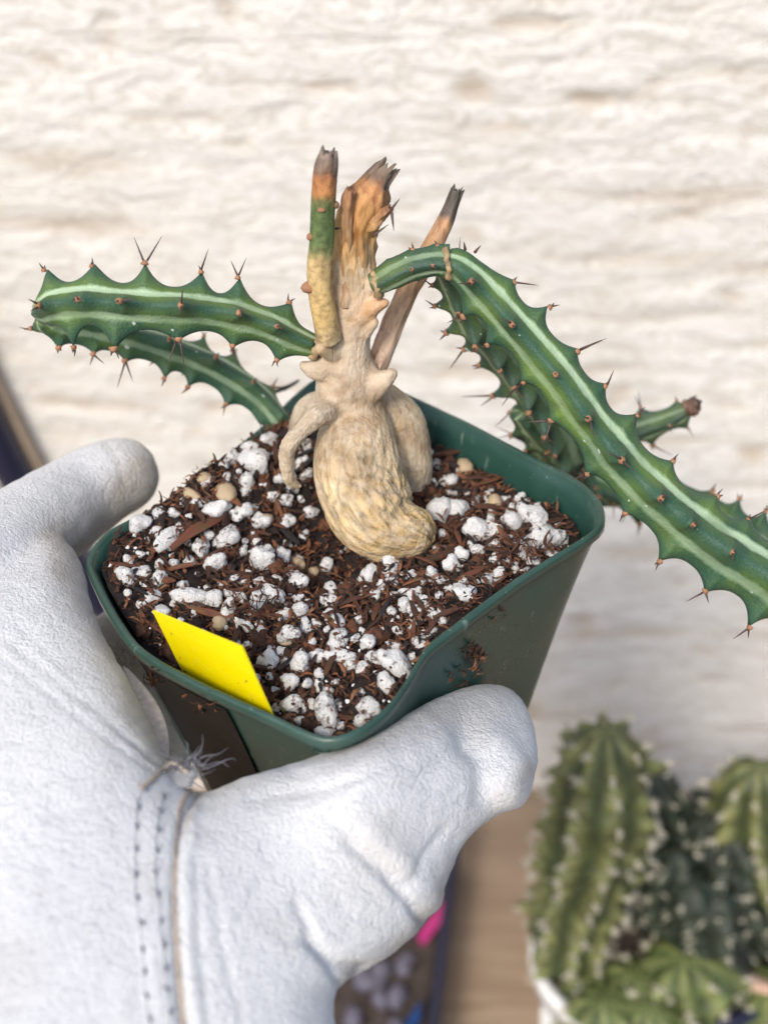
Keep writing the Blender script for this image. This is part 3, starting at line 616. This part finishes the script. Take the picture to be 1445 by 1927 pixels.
arm([(1040,860,48,30),(1100,890,48,34),(1180,925,44,38),(1270,945,36,40),(1360,985,26,40),(1450,1035,16,40),(1540,1080,10,38)], 10*mm, roll=.6, tooth=.85, thorns=.35, phase=.4, seed=19, dark=.15, tip=False, label='arm running out behind the long right arm')
dry_stub('dried_tip', [(1290,772,40,16),(1303,764,40,16),(1312,752,40,9)], [(0, (.16, .08, .05)), (1, (.06, .035, .03))], .5, k=16, n=20, jag=.7)
# crusty joint rings
def crust(px0, py0, px1, py1, off, r, nm):
    a, b_ = pp(px0, py0, off*mm), pp(px1, py1, off*mm); c = (a+b_)/2; ax = nrm(pp((px0+px1)/2+(py1-py0), (py0+py1)/2-(px1-px0), off*mm)-c); e1 = nrm(a-b_); e2 = np.cross(ax, e1); R_ = np.linalg.norm(a-b_)/2; rings = []
    for t in np.linspace(0, 2*math.pi, 41)[:-1]:
        d = math.cos(t)*e1+math.sin(t)*e2; rr_ = r*(1+.6*noise.noise(Vector(d*4))); rings.append([c+d*(R_+rr_*math.cos(q))+ax*rr_*1.6*math.sin(q)+ax*.0006*noise.noise(Vector(d*3)) for q in np.linspace(0, 6.283, 9)[:-1]])
    rings.append(rings[0]); V, Fc = rings_to_mesh(rings, cap=False); me = mesh_from(nm, V, Fc); vcol(me, [np.array((.42, .30, .16))*(1+.4*nz(v, 900)) for v in V]); put(nm, me, M['chip'], plant)
crust(838, 466, 848, 524, -6, .00042, 'joint_scar'); crust(703, 512, 716, 556, -5, .0005, 'joint_scar'); crust(588, 672, 600, 640, -4, .0006, 'joint_scar')
# nodules and thorns on the stubs
for px, py, off, s in ((605,395,-11,8),(630,385,-8,10),(583,540,-9,15),(584,446,-9,9),(628,340,-8,6)):
    p = pp(px, py, off*mm); put('bud_scar', lump(px, 2, .2, 2), M['pad'], plant, Matrix.Translation(p) @ Matrix.Scale(2.0*s*proj(p)[2]/FPX, 4))
for px, py, dx, dy, L in ((733,398,22,-28,1.),(737,400,4,34,.8),(700,445,34,-25,1.),(875,470,-3,-20,.7),(893,475,14,-16,.7),(632,430,12,-2,.4)):
    p = pp(px, py, -5*mm); z = nrm(pp(px+dx, py+dy, -6*mm)-p); Ln = math.hypot(dx, dy)*proj(p)[2]/FPX; e1 = nrm(np.cross(z, FW)); e2 = np.cross(z, e1)
    rings = [[p+z*Ln*t+(.00035*(1-t)**.8+.00004)*(math.cos(q)*e1+math.sin(q)*e2) for q in np.linspace(0, 6.283, 7)[:-1]] for t in np.linspace(0, 1, 5)]
    V, Fc = rings_to_mesh(rings); put('thorn', mesh_from('spine', V, Fc), M['spine'], plant)

# ------------------------------------------------------------------ yellow plant tag
TC = [(287, 1150), (455, 1218), (512, 1346), (350, 1277)]
ft = to_uv(on_plane(*TC[3], PN, PC-.010*PN)); fr = to_uv(on_plane(*TC[2], PN, PC-.003*PN))
p3 = from_uv(*ft, -.010); p2 = from_uv(*fr, -.003)
p0, p1 = None, None
e = nrm(p2-p3)
# top edge: same direction as the bottom edge, leaning back over the soil
best = None
for d in np.linspace(.27, .36, 400):
    a = at(*TC[0], d); b_ = at(*TC[1], d*1.0)
    for dd in (-.012, -.008, -.004, 0, .004):
        b2 = at(*TC[1], d+dd); err = abs(np.dot(nrm(b2-a), e)-1)*4+abs(np.dot(nrm(a-p3), e))*.6+abs(np.linalg.norm(b2-a)-np.linalg.norm(p2-p3))*30
        if best is None or err < best[0]: best = (err, a, b2)
_, p0, p1 = best
dn = nrm((p3-p0)+(p2-p1)); nn = nrm(np.cross(p1-p0, dn))
nu, nv = 8, 8; V = []
for s_ in (0, 1):
    for i in range(nv+1):
        for j in range(nu+1):
            u, v = j/nu, i/nv*1.28; a = p0+(p1-p0)*u; b_ = p3+(p2-p3)*u; q = a+(b_-a)*v; q = q+nn*0+nn*.0005*s_; V.append(q)
k = nu+1; off = k*(nv+1); Fc = []
for i in range(nv):
    for j in range(nu):
        a = i*k+j; Fc.append((a, a+1, a+k+1, a+k)); Fc.append((off+a, off+a+k, off+a+k+1, off+a+1))
edge = [j for j in range(k)]+[i*k+nu for i in range(1, nv+1)]+[nv*k+j for j in range(nu-1, -1, -1)]+[i*k for i in range(nv-1, 0, -1)]
for a, b_ in zip(edge, edge[1:]+edge[:1]): Fc.append((a, off+a, off+b_, b_))
tag(put('plant_tag', mesh_from('tag', V, Fc, False), M['yellow']), 'blank bright yellow plastic plant tag pushed into the potting mix', 'plant tag')

# ------------------------------------------------------------------ the glove
GO = [(320,1440),(345,1478),(382,1490),(450,1462),(560,1432),(640,1406),(690,1388),(760,1346),(820,1311),(880,1289),(930,1286),(972,1303),(998,1345),(1013,1400),(1007,1460),(991,1508),(952,1530),(918,1548),(872,1592),(851,1642),(802,1738),(742,1795),(690,1826),(652,1846),(628,1885),(640,1950),(660,2080),(640,2180),(400,2230),(0,2230),(-220,2200),(-300,1900),(-300,1400),(-260,1180),(-150,1110),(-50,1070),(30,1035),(85,1005),(125,1015),(160,1068),(173,1120),(190,1175),(218,1235),(250,1295),(285,1365)]
GO = closed_resample(np.array(GO, float), 420)
def hitd(px, py, off, default):
    p, _n = cast(px, py, POT_BVH); return (proj(p)[2] if p is not None else default)+off
DC = [(170,1080,.334),(250,1280,.302),(310,1420,.288),(400,1500,.286),(560,1450,hitd(560,1440,-.011,.29)),(690,1420,hitd(690,1410,-.012,.29)),(800,1360,hitd(800,1350,-.013,.29)),(920,1340,hitd(920,1320,-.012,.3)),(980,1420,.318),(930,1500,.312),(800,1550,.300),(700,1650,.288),(760,1760,.288),(600,1800,.276),(450,1700,.272),(300,1700,.264),(100,1400,.284),(0,1150,.316),(60,1020,.334),(100,1800,.252),(300,1950,.252),(-250,1300,.30),(-250,2000,.24),(300,2200,.24),(620,2100,.258)]
DCa = np.array(DC)
def tps_k(d2): return .5*d2*np.log(d2+1e-9)
GX = DCa[:, :2]/1000; nG = len(GX); KM = tps_k(((GX[:, None]-GX[None])**2).sum(-1))+np.eye(nG)*.02; PM = np.hstack([np.ones((nG, 1)), GX])
SOL = np.linalg.solve(np.block([[KM, PM], [PM.T, np.zeros((3, 3))]]), np.concatenate([DCa[:, 2], np.zeros(3)]))
def gdepth(x, y):
    q = np.array([x, y])/1000; return float(tps_k(((GX-q)**2).sum(1)) @ SOL[:nG]+SOL[nG]+SOL[nG+1:] @ q)
STEP = 9; xs = np.arange(-310, 1030, STEP); ys = np.arange(950, 2245, STEP); XX, YY = np.meshgrid(xs, ys); PT = np.stack([XX.ravel(), YY.ravel()], 1)
A_, B_ = GO, np.roll(GO, -1, 0); AB = B_-A_; L2 = (AB**2).sum(1)
def sdist(Pt):
    out = np.full(len(Pt), 1e9); near = np.zeros_like(Pt); ins = np.zeros(len(Pt), bool)
    for a, b_, ab, l in zip(A_, B_, AB, L2):
        t = np.clip(((Pt-a) @ ab)/l, 0, 1); q = a+t[:, None]*ab; d = ((Pt-q)**2).sum(1); m = d < out; out[m] = d[m]; near[m] = q[m]
        c = (a[1] > Pt[:, 1]) != (b_[1] > Pt[:, 1]); xi = ab[0]*(Pt[:, 1]-a[1])/(ab[1] if abs(ab[1]) > 1e-9 else 1e-9)+a[0]; ins ^= c & (Pt[:, 0] < xi)
    return np.where(ins, 1, -1)*np.sqrt(out), near
SD, NE = sdist(PT); RPX = 125.
ny_, nx_ = XX.shape; insg = (SD > 0).reshape(ny_, nx_); cells = []
for i in range(ny_-1):
    for j in range(nx_-1):
        if insg[i:i+2, j:j+2].any(): cells.append((i*nx_+j, i*nx_+j+1, (i+1)*nx_+j+1, (i+1)*nx_+j))
used = sorted({v for c in cells for v in c}); mp_ = {v: i for i, v in enumerate(used)}; Vf, Vb = [], []
for v in used:
    x, y = PT[v] if SD[v] > 0 else NE[v]; d = max(0, SD[v]); dd = gdepth(x, y); q = min(1, d/RPX); h = math.sqrt(max(0, 1-(1-q)**2))*RPX*dd/FPX*.95
    Vf.append(at(x, y, dd-h)); Vb.append(at(x, y, dd+h*.8+.0002))
nU = len(used); Fc = []
from collections import Counter
ec = Counter()
for c in cells:
    a = [mp_[v] for v in c]; Fc.append(tuple(a)); Fc.append(tuple(i+nU for i in reversed(a)))
    for p, q in zip(a, a[1:]+a[:1]): ec[(p, q)] += 1
for (p, q) in list(ec):
    if (q, p) not in ec: Fc.append((q, p, p+nU, q+nU))
gparts = [(Vf+Vb, Fc)]
def px_tube(ctrl, n=30, k=24, squash=1.):
    Q = catmull(np.array([np.append(at(x, y, d), r*d/FPX) for x, y, d, r in ctrl]), n); return tube(Q[:, :3], Q[:, 3], k, squash)
gparts.append(px_tube([(-160,1150,.318,118),(-40,1070,.331,108),(50,1005,.348,98),(130,950,.365,88),(190,912,.371,78),(228,895,.374,74)]))
# three more fingers wrapped round the hidden back-left wall, below the first
lu, bu = corn[0], corn[3]; dl = nrm(bu-lu); nl = np.array([-dl[1], dl[0]]); nl = nl if np.dot(nl, lu-cen) > 0 else -nl
for hh, ln in ((-.034, .050), (-.053, .044), (-.071, .034)):
    sc_ = 1-.29*(-hh/POT_H)**.85; q0 = (lu+dl*.012-cen)*sc_+cen; pts = []
    for t in (-.018, 0, .4*ln, .75*ln, ln): q = q0+dl*t+nl*(.0095+(.0 if t > 0 else -.002)); pts.append(np.append(from_uv(*q, hh), .0098 if t < .8*ln else .0085))
    Q = catmull(np.array(pts), 24); gparts.append(tube(Q[:, :3], Q[:, 3], 18))
gme = remesh(*merge(gparts), .0010, 14, .5)
X, N = co(gme), normals(gme); gx, gy, gd = proj(X)
def seg_d(x, y, line):
    best_ = np.full(len(x), 1e9)
    for (x0, y0), (x1, y1) in zip(line, line[1:]):
        l = (x1-x0)**2+(y1-y0)**2; t = np.clip(((x-x0)*(x1-x0)+(y-y0)*(y1-y0))/l, 0, 1); best_ = np.minimum(best_, np.hypot(x-x0-t*(x1-x0), y-y0-t*(y1-y0)))
    return best_
front = (N*(CAM-X)).sum(1) > 0
disp = np.zeros(len(X))
for line, wd, dp in [([(880,1375),(915,1425),(922,1500)], 30, .0024), ([(655,1585),(720,1640),(765,1690),(795,1735)], 10, .0011), ([(620,1545),(700,1600),(760,1665)], 8, .0005), ([(585,1770),(640,1820),(700,1828)], 14, .0016), ([(560,1700),(600,1780),(640,1850)], 9, .0008),
                     ([(0,1195),(120,1285),(220,1370),(310,1445)], 5, .0005), ([(-10,1225),(110,1320),(215,1400),(300,1455)], 4, .0004), ([(40,1180),(150,1290),(260,1400)], 4, .0003), ([(372,1490),(342,1545),(330,1640),(332,1760),(345,1927)], 7, .0012),
                     ([(365,1600),(375,1750),(395,1927)], 6, .0004), ([(390,1620),(415,1760),(460,1927)], 6, .0004), ([(350,1560),(358,1700),(372,1850)], 4, .0004), ([(205,835),(225,870),(235,910)], 5, .0004), ([(470,1500),(620,1480),(760,1430)], 12, .0006), ([(840,1560),(800,1610),(770,1660)], 10, .0007), ([(700,1500),(790,1470),(880,1400)], 16, .0008)]:
    disp -= dp*np.exp(-(seg_d(gx, gy, line)/wd)**2)*front
for line, wd, dp in [([(930,1400),(965,1440),(955,1500)], 30, .0014), ([(365,1520),(355,1640),(360,1760),(372,1927)], 9, .0005), ([(700,1560),(780,1650),(820,1700)], 26, .0010), ([(290,1520),(282,1700),(300,1927)], 16, .0004)]:
    disp += dp*np.exp(-(seg_d(gx, gy, line)/wd)**2)*front
for i, x in enumerate(X):
    v = Vector(x); wv = Vector((noise.noise(v*40), noise.noise(v*40+Vector((5, 0, 0))), noise.noise(v*40+Vector((0, 5, 0)))))
    a = noise.noise(Vector((gx[i]*.010+gy[i]*.016, gy[i]*.004-gx[i]*.004, 0))*1.6+wv*.6); disp[i] += .00035*noise.noise(v*45)-.0004*max(0, abs(a)*-2+.5)+.00016*noise.noise(v*230)
set_co(gme, X+N*disp[:, None])
t = np.zeros(len(X))     # grubby suede towards the pot
t += .75*np.exp(-(seg_d(gx, gy, [(150,1010),(220,960),(290,900)])/55)**2)+.6*np.exp(-(seg_d(gx, gy, [(110,1030),(165,1120),(235,1270),(300,1400)])/45)**2)+.30*np.exp(-(seg_d(gx, gy, [(640,1420),(800,1350),(930,1320)])/40)**2)+.5*np.exp(-(seg_d(gx, gy, [(990,1450),(930,1540),(860,1620),(790,1750),(660,1840)])/20)**2)+.5*np.exp(-(seg_d(gx, gy, [(380,1490),(335,1580),(330,1700),(345,1927)])/6)**2)
t *= np.array([1.15+.9*noise.noise(Vector(x*60))+.5*noise.noise(Vector(x*190)) for x in X]); t += np.array([max(0, noise.noise(Vector(x*38)+Vector((3, 1, 7)))-.15)*.7 for x in X]); vcol(gme, np.clip(np.stack([t, t, t], 1), 0, .85))
gl = thing('leather_glove', at(150, 1750, .27), 'hand in a white leather work glove gripping the green pot', 'glove')
put('glove_body', gme, M['glove'], gl)
GB = BVHTree.FromPolygons([Vector(v) for v in co(gme)], [tuple(p.vertices) for p in gme.polygons])
def on_glove(px, py, lift):
    p, n_ = cast(px, py, GB)
    if p is None: return None, None
    if np.dot(n_, CAM-p) < 0: n_ = -n_
    return p+n_*lift, n_
def stitch(px, py, a, ln=13):
    p, n_ = on_glove(px, py, .0001); q, _ = on_glove(px+ln*math.cos(a), py+ln*math.sin(a), .0001)
    if p is None or q is None: return
    P = np.array([p-n_*.0003, (p+q)/2+n_*.0003, q-n_*.0003]); put('stitch', mesh_from('stitch', *tube(catmull(P, 6), [.00028]*6, 6)), M['thread'], gl)
for x, y in ((268,1482),(257,1512),(254,1548),(252,1592),(252,1640),(254,1684),(262,1732),(266,1780),(269,1822),(272,1868),(279,1912)): stitch(x, y, 1.0+random.uniform(-.3, .3))
for x, y in ((304,1493),(297,1520),(293,1556),(291,1594),(289,1636),(292,1676),(298,1727),(304,1773),(308,1816),(310,1858),(316,1900)): stitch(x, y, 1.1+random.uniform(-.3, .3))
def surf_cord(name, line, r, m, lift=.0002, n=60):
    C2 = catmull(np.array([(x, y, 0) for x, y in line], float), n); P = [on_glove(x, y, lift)[0] for x, y, _ in C2]; P = [p for p in P if p is not None]
    P = np.array(P); put(name, mesh_from(name, *tube(P, [r]*len(P), 8)), M[m], gl)
surf_cord('seam_thread', [(268,1480),(256,1520),(252,1600),(253,1680),(264,1770),(271,1860),(282,1940)], .00013, 'glove')
surf_cord('seam_thread', [(306,1490),(294,1550),(290,1640),(297,1720),(306,1810),(318,1920)], .00013, 'glove')
surf_cord('seam_edge', [(365,1482),(345,1508),(333,1560),(328,1650),(329,1720),(336,1820),(347,1940)], .0006, 'cord', -.0002)
# leather flap at the crotch of the thumb, and frayed threads
fl = [(232,1255),(262,1282),(292,1320),(312,1362),(319,1408),(312,1440),(285,1400),(255,1320)]
fp = np.array([at(x, y, gdepth(x, y)+.0035) for x, y in fl]); c_ = fp.mean(0); nf = nrm(np.cross(fp[2]-fp[6], fp[4]-fp[0])); nf = nf if np.dot(nf, CAM-c_) > 0 else -nf
ol = closed_resample(fp, 40); rings = [[c_+(p-c_)*s_+nf*z_ for p in ol] for s_, z_ in ((.96, -.0007), (1, -.0003), (1, .0003), (.96, .0006), (.5, .0003))]; V, Fc = rings_to_mesh(rings); put('leather_flap', mesh_from('flap', V, Fc), M['suede'], gl)
fr_ = []
for i in range(46):
    x, y = 338+random.gauss(8, 12), 1448+random.gauss(-6, 12); p, n_ = on_glove(min(x, 335), max(y, 1462), 0)
    if p is None: p = at(330, 1470, gdepth(330, 1470)-.003)
    p = at(x, y, gdepth(330, 1470)-.003); d = nrm(rng.normal(0, 1, 3)+.5*RT+.2*UP); e_ = nrm(rng.normal(0, 1, 3)); Ln = random.uniform(.002, .007)
    P = np.array([p+d*Ln*t+e_*Ln*.5*t*t*math.sin(3*t) for t in np.linspace(0, 1, 7)]); fr_.append(tube(P, np.linspace(.00014, .00005, 7), 5, round_ends=False))
o = put('frayed_threads', mesh_from('fray', *merge(fr_)), M['thread'], gl); o['kind'] = 'stuff'
P = np.array([on_glove(x, y, .0005)[0] for x, y in ((265,1486),(285,1470),(305,1452))]+[at(325, 1436, gdepth(325, 1440)-.006), at(352, 1452, gdepth(330, 1440)-.006)]); put('loose_thread', mesh_from('loose', *tube(catmull(P, 20), [.00045]*20, 7)), M['cord'], gl)
lump_c = at(330, 1462, gdepth(330, 1460)-.0035); put('knot', lump(77, 3, .5, 5), M['glove'], gl, Matrix.Translation(lump_c) @ Matrix.Diagonal((.0075, .0055, .005, 1)))

# ------------------------------------------------------------------ background: cacti, trays, hose
def lathe(prof, c, k=40):
    return rings_to_mesh([[np.array(c)+np.array([r*math.cos(a), r*math.sin(a), z]) for a in np.linspace(0, 2*math.pi, k, endpoint=False)] for r, z in prof], cap=False)
def round_pot(name, c, r, h, m, label, soil=True):
    t_ = thing(name, c, label, 'pot'); pr = [(0.001, .001), (r*.72, .001), (r*.97, h*.86), (r*1.06, h*.87), (r*1.07, h), (r*.93, h), (r*.90, h*.82), (r*.8, h*.5), (.001, h*.45)]
    put('pot_wall', mesh_from('pw', *lathe(pr, c)), M[m], t_)
    put('soil', mesh_from('soil', *lathe([(.001, h*.84), (r*.5, h*.83), (r*.9, h*.82)], c)), M['darksoil'], t_); return t_
def cactus(name, base, top, r, ribs, label, col=((.04, .06, .022), (.23, .24, .085)), tub=.5, wool=1., group=None, n=60, seed=0):
    base, top = np.array(base), np.array(top); t_ = thing(name, base, label, 'cactus', group); ax = top-base; L = np.linalg.norm(ax); ax = ax/L; e1 = nrm(np.cross(ax, [0, 1, .3])); e2 = np.cross(ax, e1); rings, tc, tips = [], [], []
    K = ribs*8; tb = max(5, int(L/.011))
    for i in range(n):
        f = i/(n-1); env = r*(.82+.18*math.sin(f*2.6))*(1 if f < .8 else math.sqrt(max(.002, 1-((f-.8)/.2)**2))); ring = []; cc = base+ax*L*f+e1*.004*math.sin(f*5+seed)
        for j in range(K):
            a = 2*math.pi*j/K; rb_ = .5+.5*math.cos(a*ribs+.5*math.sin(f*5+seed)); tu = .5+.5*math.cos(f*tb*2*math.pi+(math.floor(j/8+.5) % 2)*math.pi)
            ring.append(cc+(math.cos(a)*e1+math.sin(a)*e2)*env*(.74+tub*rb_**1.3*(.10+.90*tu)*(.55+.9*noise.noise(Vector((math.floor(j/8+.5)*3.1, math.floor(f*tb)*1.7, seed))))+.30*noise.noise(Vector((math.cos(a)*1.5, math.sin(a)*1.5+f*7, seed))))); q = rb_*(.5+.5*tu); tc.append(((1-q)*np.array(col[0])+q*np.array(col[1]))*(1+.5*noise.noise(Vector((a*2, f*9, seed+3)))))
        rings.append(ring)
    V, Fc = rings_to_mesh(rings); me = mesh_from('cb', V, Fc); vcol(me, tc); put('body', me, M['cactus'], t_)
    w_ = []; sp = []; rr_ = random.Random(seed)
    for q in range(ribs):
        for k_ in range(tb):
            f = (k_+(.5 if q % 2 else 0))/tb
            if f > .97 or f < .03: continue
            a = 2*math.pi*q/ribs-.5*math.sin(f*5+seed)/ribs; i = min(n-1, int(f*n)); jj = int(round(a/(2*math.pi)*K)) % K; d = math.cos(a)*e1+math.sin(a)*e2; p = np.array(rings[i][jj])
            for _ in range(int(9*wool)): 
                dd = nrm(d+rng.normal(0, .7, 3)); Ln = rr_.uniform(.002, .005); sp.append(tube(np.array([p, p+dd*Ln*.5, p+dd*Ln]), [.0004, .00035, .0001], 4, round_ends=False))
            w_.append(([p+Vector_np(v)*.0023*wool for v in LUMPV[rr_.randrange(3)][0]], LUMPV[0][1]))
    o = put('spine_tufts', mesh_from('tufts', *merge(w_+sp)), M['wool'], t_); o['kind'] = 'stuff'; return t_
def Vector_np(v): return np.array(v)
LUMPV = [lump_raw(60+i) for i in range(3)]
def col_at(px, py, zb): g = ground(px, py, zb); return g
def top_over(g, px, py):
    """point on the pixel ray that stands nearest above g"""
    d = ray(px, py); t_ = (g[1]-CAM[1])/d[1]; return CAM+d*t_
# big pot behind: ribbed column cactus
gA = col_at(1085, 1800, .07); round_pot('white_pot', (gA[0]+.014, gA[1]-.002, 0), .033, .075, 'whitepot', 'tall white pot under the tall pale green ribbed cactus'); tA = top_over(gA, 1135, 1372)
cactus('column_cactus', gA, tA, .0215, 8, 'tall pale green ribbed cactus column with whitish tufts', seed=1)
gB = col_at(1432, 1730, .07); round_pot('clay_pot', (gB[0]+.01, gB[1], 0), .040, .075, 'clay', 'clay pot under the cactus column beside the dark clump'); cactus('column_cactus', gB, top_over(gB, 1432, 1440), .019, 8, 'shorter green ribbed cactus column beside the dark clump', seed=4)
gC = col_at(1300, 1790, .06); round_pot('nursery_pot', (gC[0], gC[1], 0), .040, .07, 'navy', 'round black pot holding the dark clumped cacti')
DKC = ((.010, .018, .012), (.045, .062, .036))
for i, (x, y, yt, r_) in enumerate(((1225,1740,1560,.013),(1265,1760,1600,.015),(1310,1720,1540,.015),(1355,1745,1570,.014),(1300,1800,1660,.016),(1245,1700,1452,.014),(1390,1760,1620,.014),(1350,1810,1680,.015),(1330,1690,1500,.013))):
    g = col_at(x, y+30, .062); cactus('clump_stem', g, top_over(g, x, yt), r_, 6, ['small dark green stem of the crowded cactus clump', 'taller dark stem standing at the back of the cactus clump'][i == 5], DKC, .45, .55, 'dark clumped cactus stems' if i != 5 else None, 36, i+10)
gD = col_at(1190, 1960, .04); round_pot('white_bowl', (gD[0]+.012, gD[1], 0), .050, .05, 'whitepot', 'wide white bowl crowded with small yellow green cacti')
YG = ((.05, .08, .02), (.24, .27, .09))
for i, (x, y, yt, r_) in enumerate(((1125,1930,1840,.017),(1180,1950,1840,.019),(1275,1930,1800,.024),(1140,1990,1880,.020),(1240,2000,1890,.02))):
    g = col_at(x, y, .04); cactus('globe_cactus', g, top_over(g, x, yt), r_, 9, 'small round yellow green cactus packed in the wide white bowl', YG, .34, 1.1, 'small round cacti in the wide white bowl', 30, i+30)
gE = col_at(1432, 1925, .045); round_pot('clay_pot', (gE[0]+.012, gE[1], 0), .038, .055, 'clay', 'pinkish clay pot next to the wide white bowl'); cactus('globe_cactus', gE+np.array([0, 0, 0]), top_over(gE, 1425, 1860), .02, 9, 'small yellow green cactus alone in the pinkish clay pot', YG, .34, 1.1, None, 30, 50)
# black seedling tray with mauve stone plants
a = ground(868, 1560, .03); b_ = ground(826, 1927, .03); tr = thing('seedling_tray', (a[0]-.09, (a[1]+b_[1])/2, 0), 'dark navy seedling tray of mauve stone plants beneath the glove', 'tray')
x1 = a[0]; x1b = b_[0]; yA, yB = a[1], b_[1]-.06; ang_t = math.atan2(x1-x1b, a[1]-b_[1])
def tray_box(x0, xx1, y0, y1, z0, z1): 
    me = box(x0, xx1, y0, y1, z0, z1, .001); X_ = co(me); X_[:, 0] += (X_[:, 1]-a[1])*math.tan(ang_t); set_co(me, X_); return me
put('tray_side', tray_box(x1-.005, x1, yB, yA, .0005, .034), M['navy'], tr); put('tray_side', tray_box(x1-.20, x1-.195, yB, yA, .0005, .034), M['navy'], tr)
put('tray_end', tray_box(x1-.1945, x1-.0055, yA-.005, yA, .0005, .033), M['navy'], tr); put('tray_end', tray_box(x1-.1945, x1-.0055, yB, yB+.005, .0005, .033), M['navy'], tr)
put('tray_grit', tray_box(x1-.194, x1-.006, yB+.006, yA-.006, .0005, .016), M['darksoil'], tr)
LITH = [lump(90+i, 3, .35, 2) for i in range(4)]
for i in range(70):
    yy = random.uniform(yB+.02, yA-.02); xx = x1-random.uniform(.018, .09)+(yy-a[1])*math.tan(ang_t); s = random.uniform(.008, .013)
    o = put('stone_plant', LITH[i % 4], M['lith'], None, Matrix.Translation((xx, yy, .0155+s*.25)) @ Matrix.Rotation(random.uniform(0, 6), 4, 'Z') @ Matrix.Scale(s, 4)); tag(o, 'small mauve grey stone plant growing in the navy tray', 'succulent', 'stone plants in the navy tray')
def stake(name, px0, py0, px1, py1, z0, z1, wd, m, label):
    p, q = ground(px0, py0, z0), ground(px1, py1, z1); d = nrm(q-p); e_ = nrm(np.cross(d, [0, .3, 1])); f_ = np.cross(d, e_); rings = [[p+(q-p)*t+e_*wd*c+f_*.0006*s_ for c, s_ in ((1, .6), (.9, 1), (-.9, 1), (-1, .6), (-1, -.6), (-.9, -1), (.9, -1), (1, -.6))] for t in np.linspace(0, 1, 4)]
    tag(put(name, mesh_from(name, *rings_to_mesh(rings), False), M[m]), label, 'plant tag')
stake('pink_tag', 790, 1770, 842, 1700, .016, .032, .004, 'pink', 'bright pink plastic tag in the navy tray')
stake('blue_tag', 760, 1945, 790, 1900, .016, .03, .005, 'blue', 'blue plastic tag in the navy tray')
# dark hose hanging against the wall with a tan lath beside it
def wall_pt(px, py, off): d = ray(px, py); return CAM+d*((WALLY-off-CAM[1])/d[1])
P = np.array([wall_pt(x, y, .012) for x, y in ((-175,420),(-105,600),(-35,765),(25,885),(95,1000),(175,1110),(250,1200))]); Q = catmull(P, 40)
tag(put('garden_hose', mesh_from('hose', *tube(Q, [.0085]*40, 16)), M['navy']), 'dark navy hose hanging against the stucco wall behind the glove', 'hose')
p, q = wall_pt(-185, 380, .006), wall_pt(135, 1010, .006); d = nrm(q-p); e_ = nrm(np.cross(d, [0, 1, 0])); rings = [[p+(q-p)*t+e_*.003*c+np.array([0, .0035, 0])*s_ for c, s_ in ((1, 1), (-1, 1), (-1, -1), (1, -1))] for t in np.linspace(0, 1, 8)]
tag(put('wooden_lath', mesh_from('lath', *rings_to_mesh(rings), False), M['lath']), 'thin tan wooden lath leaning on the wall along the dark hose', 'lath')
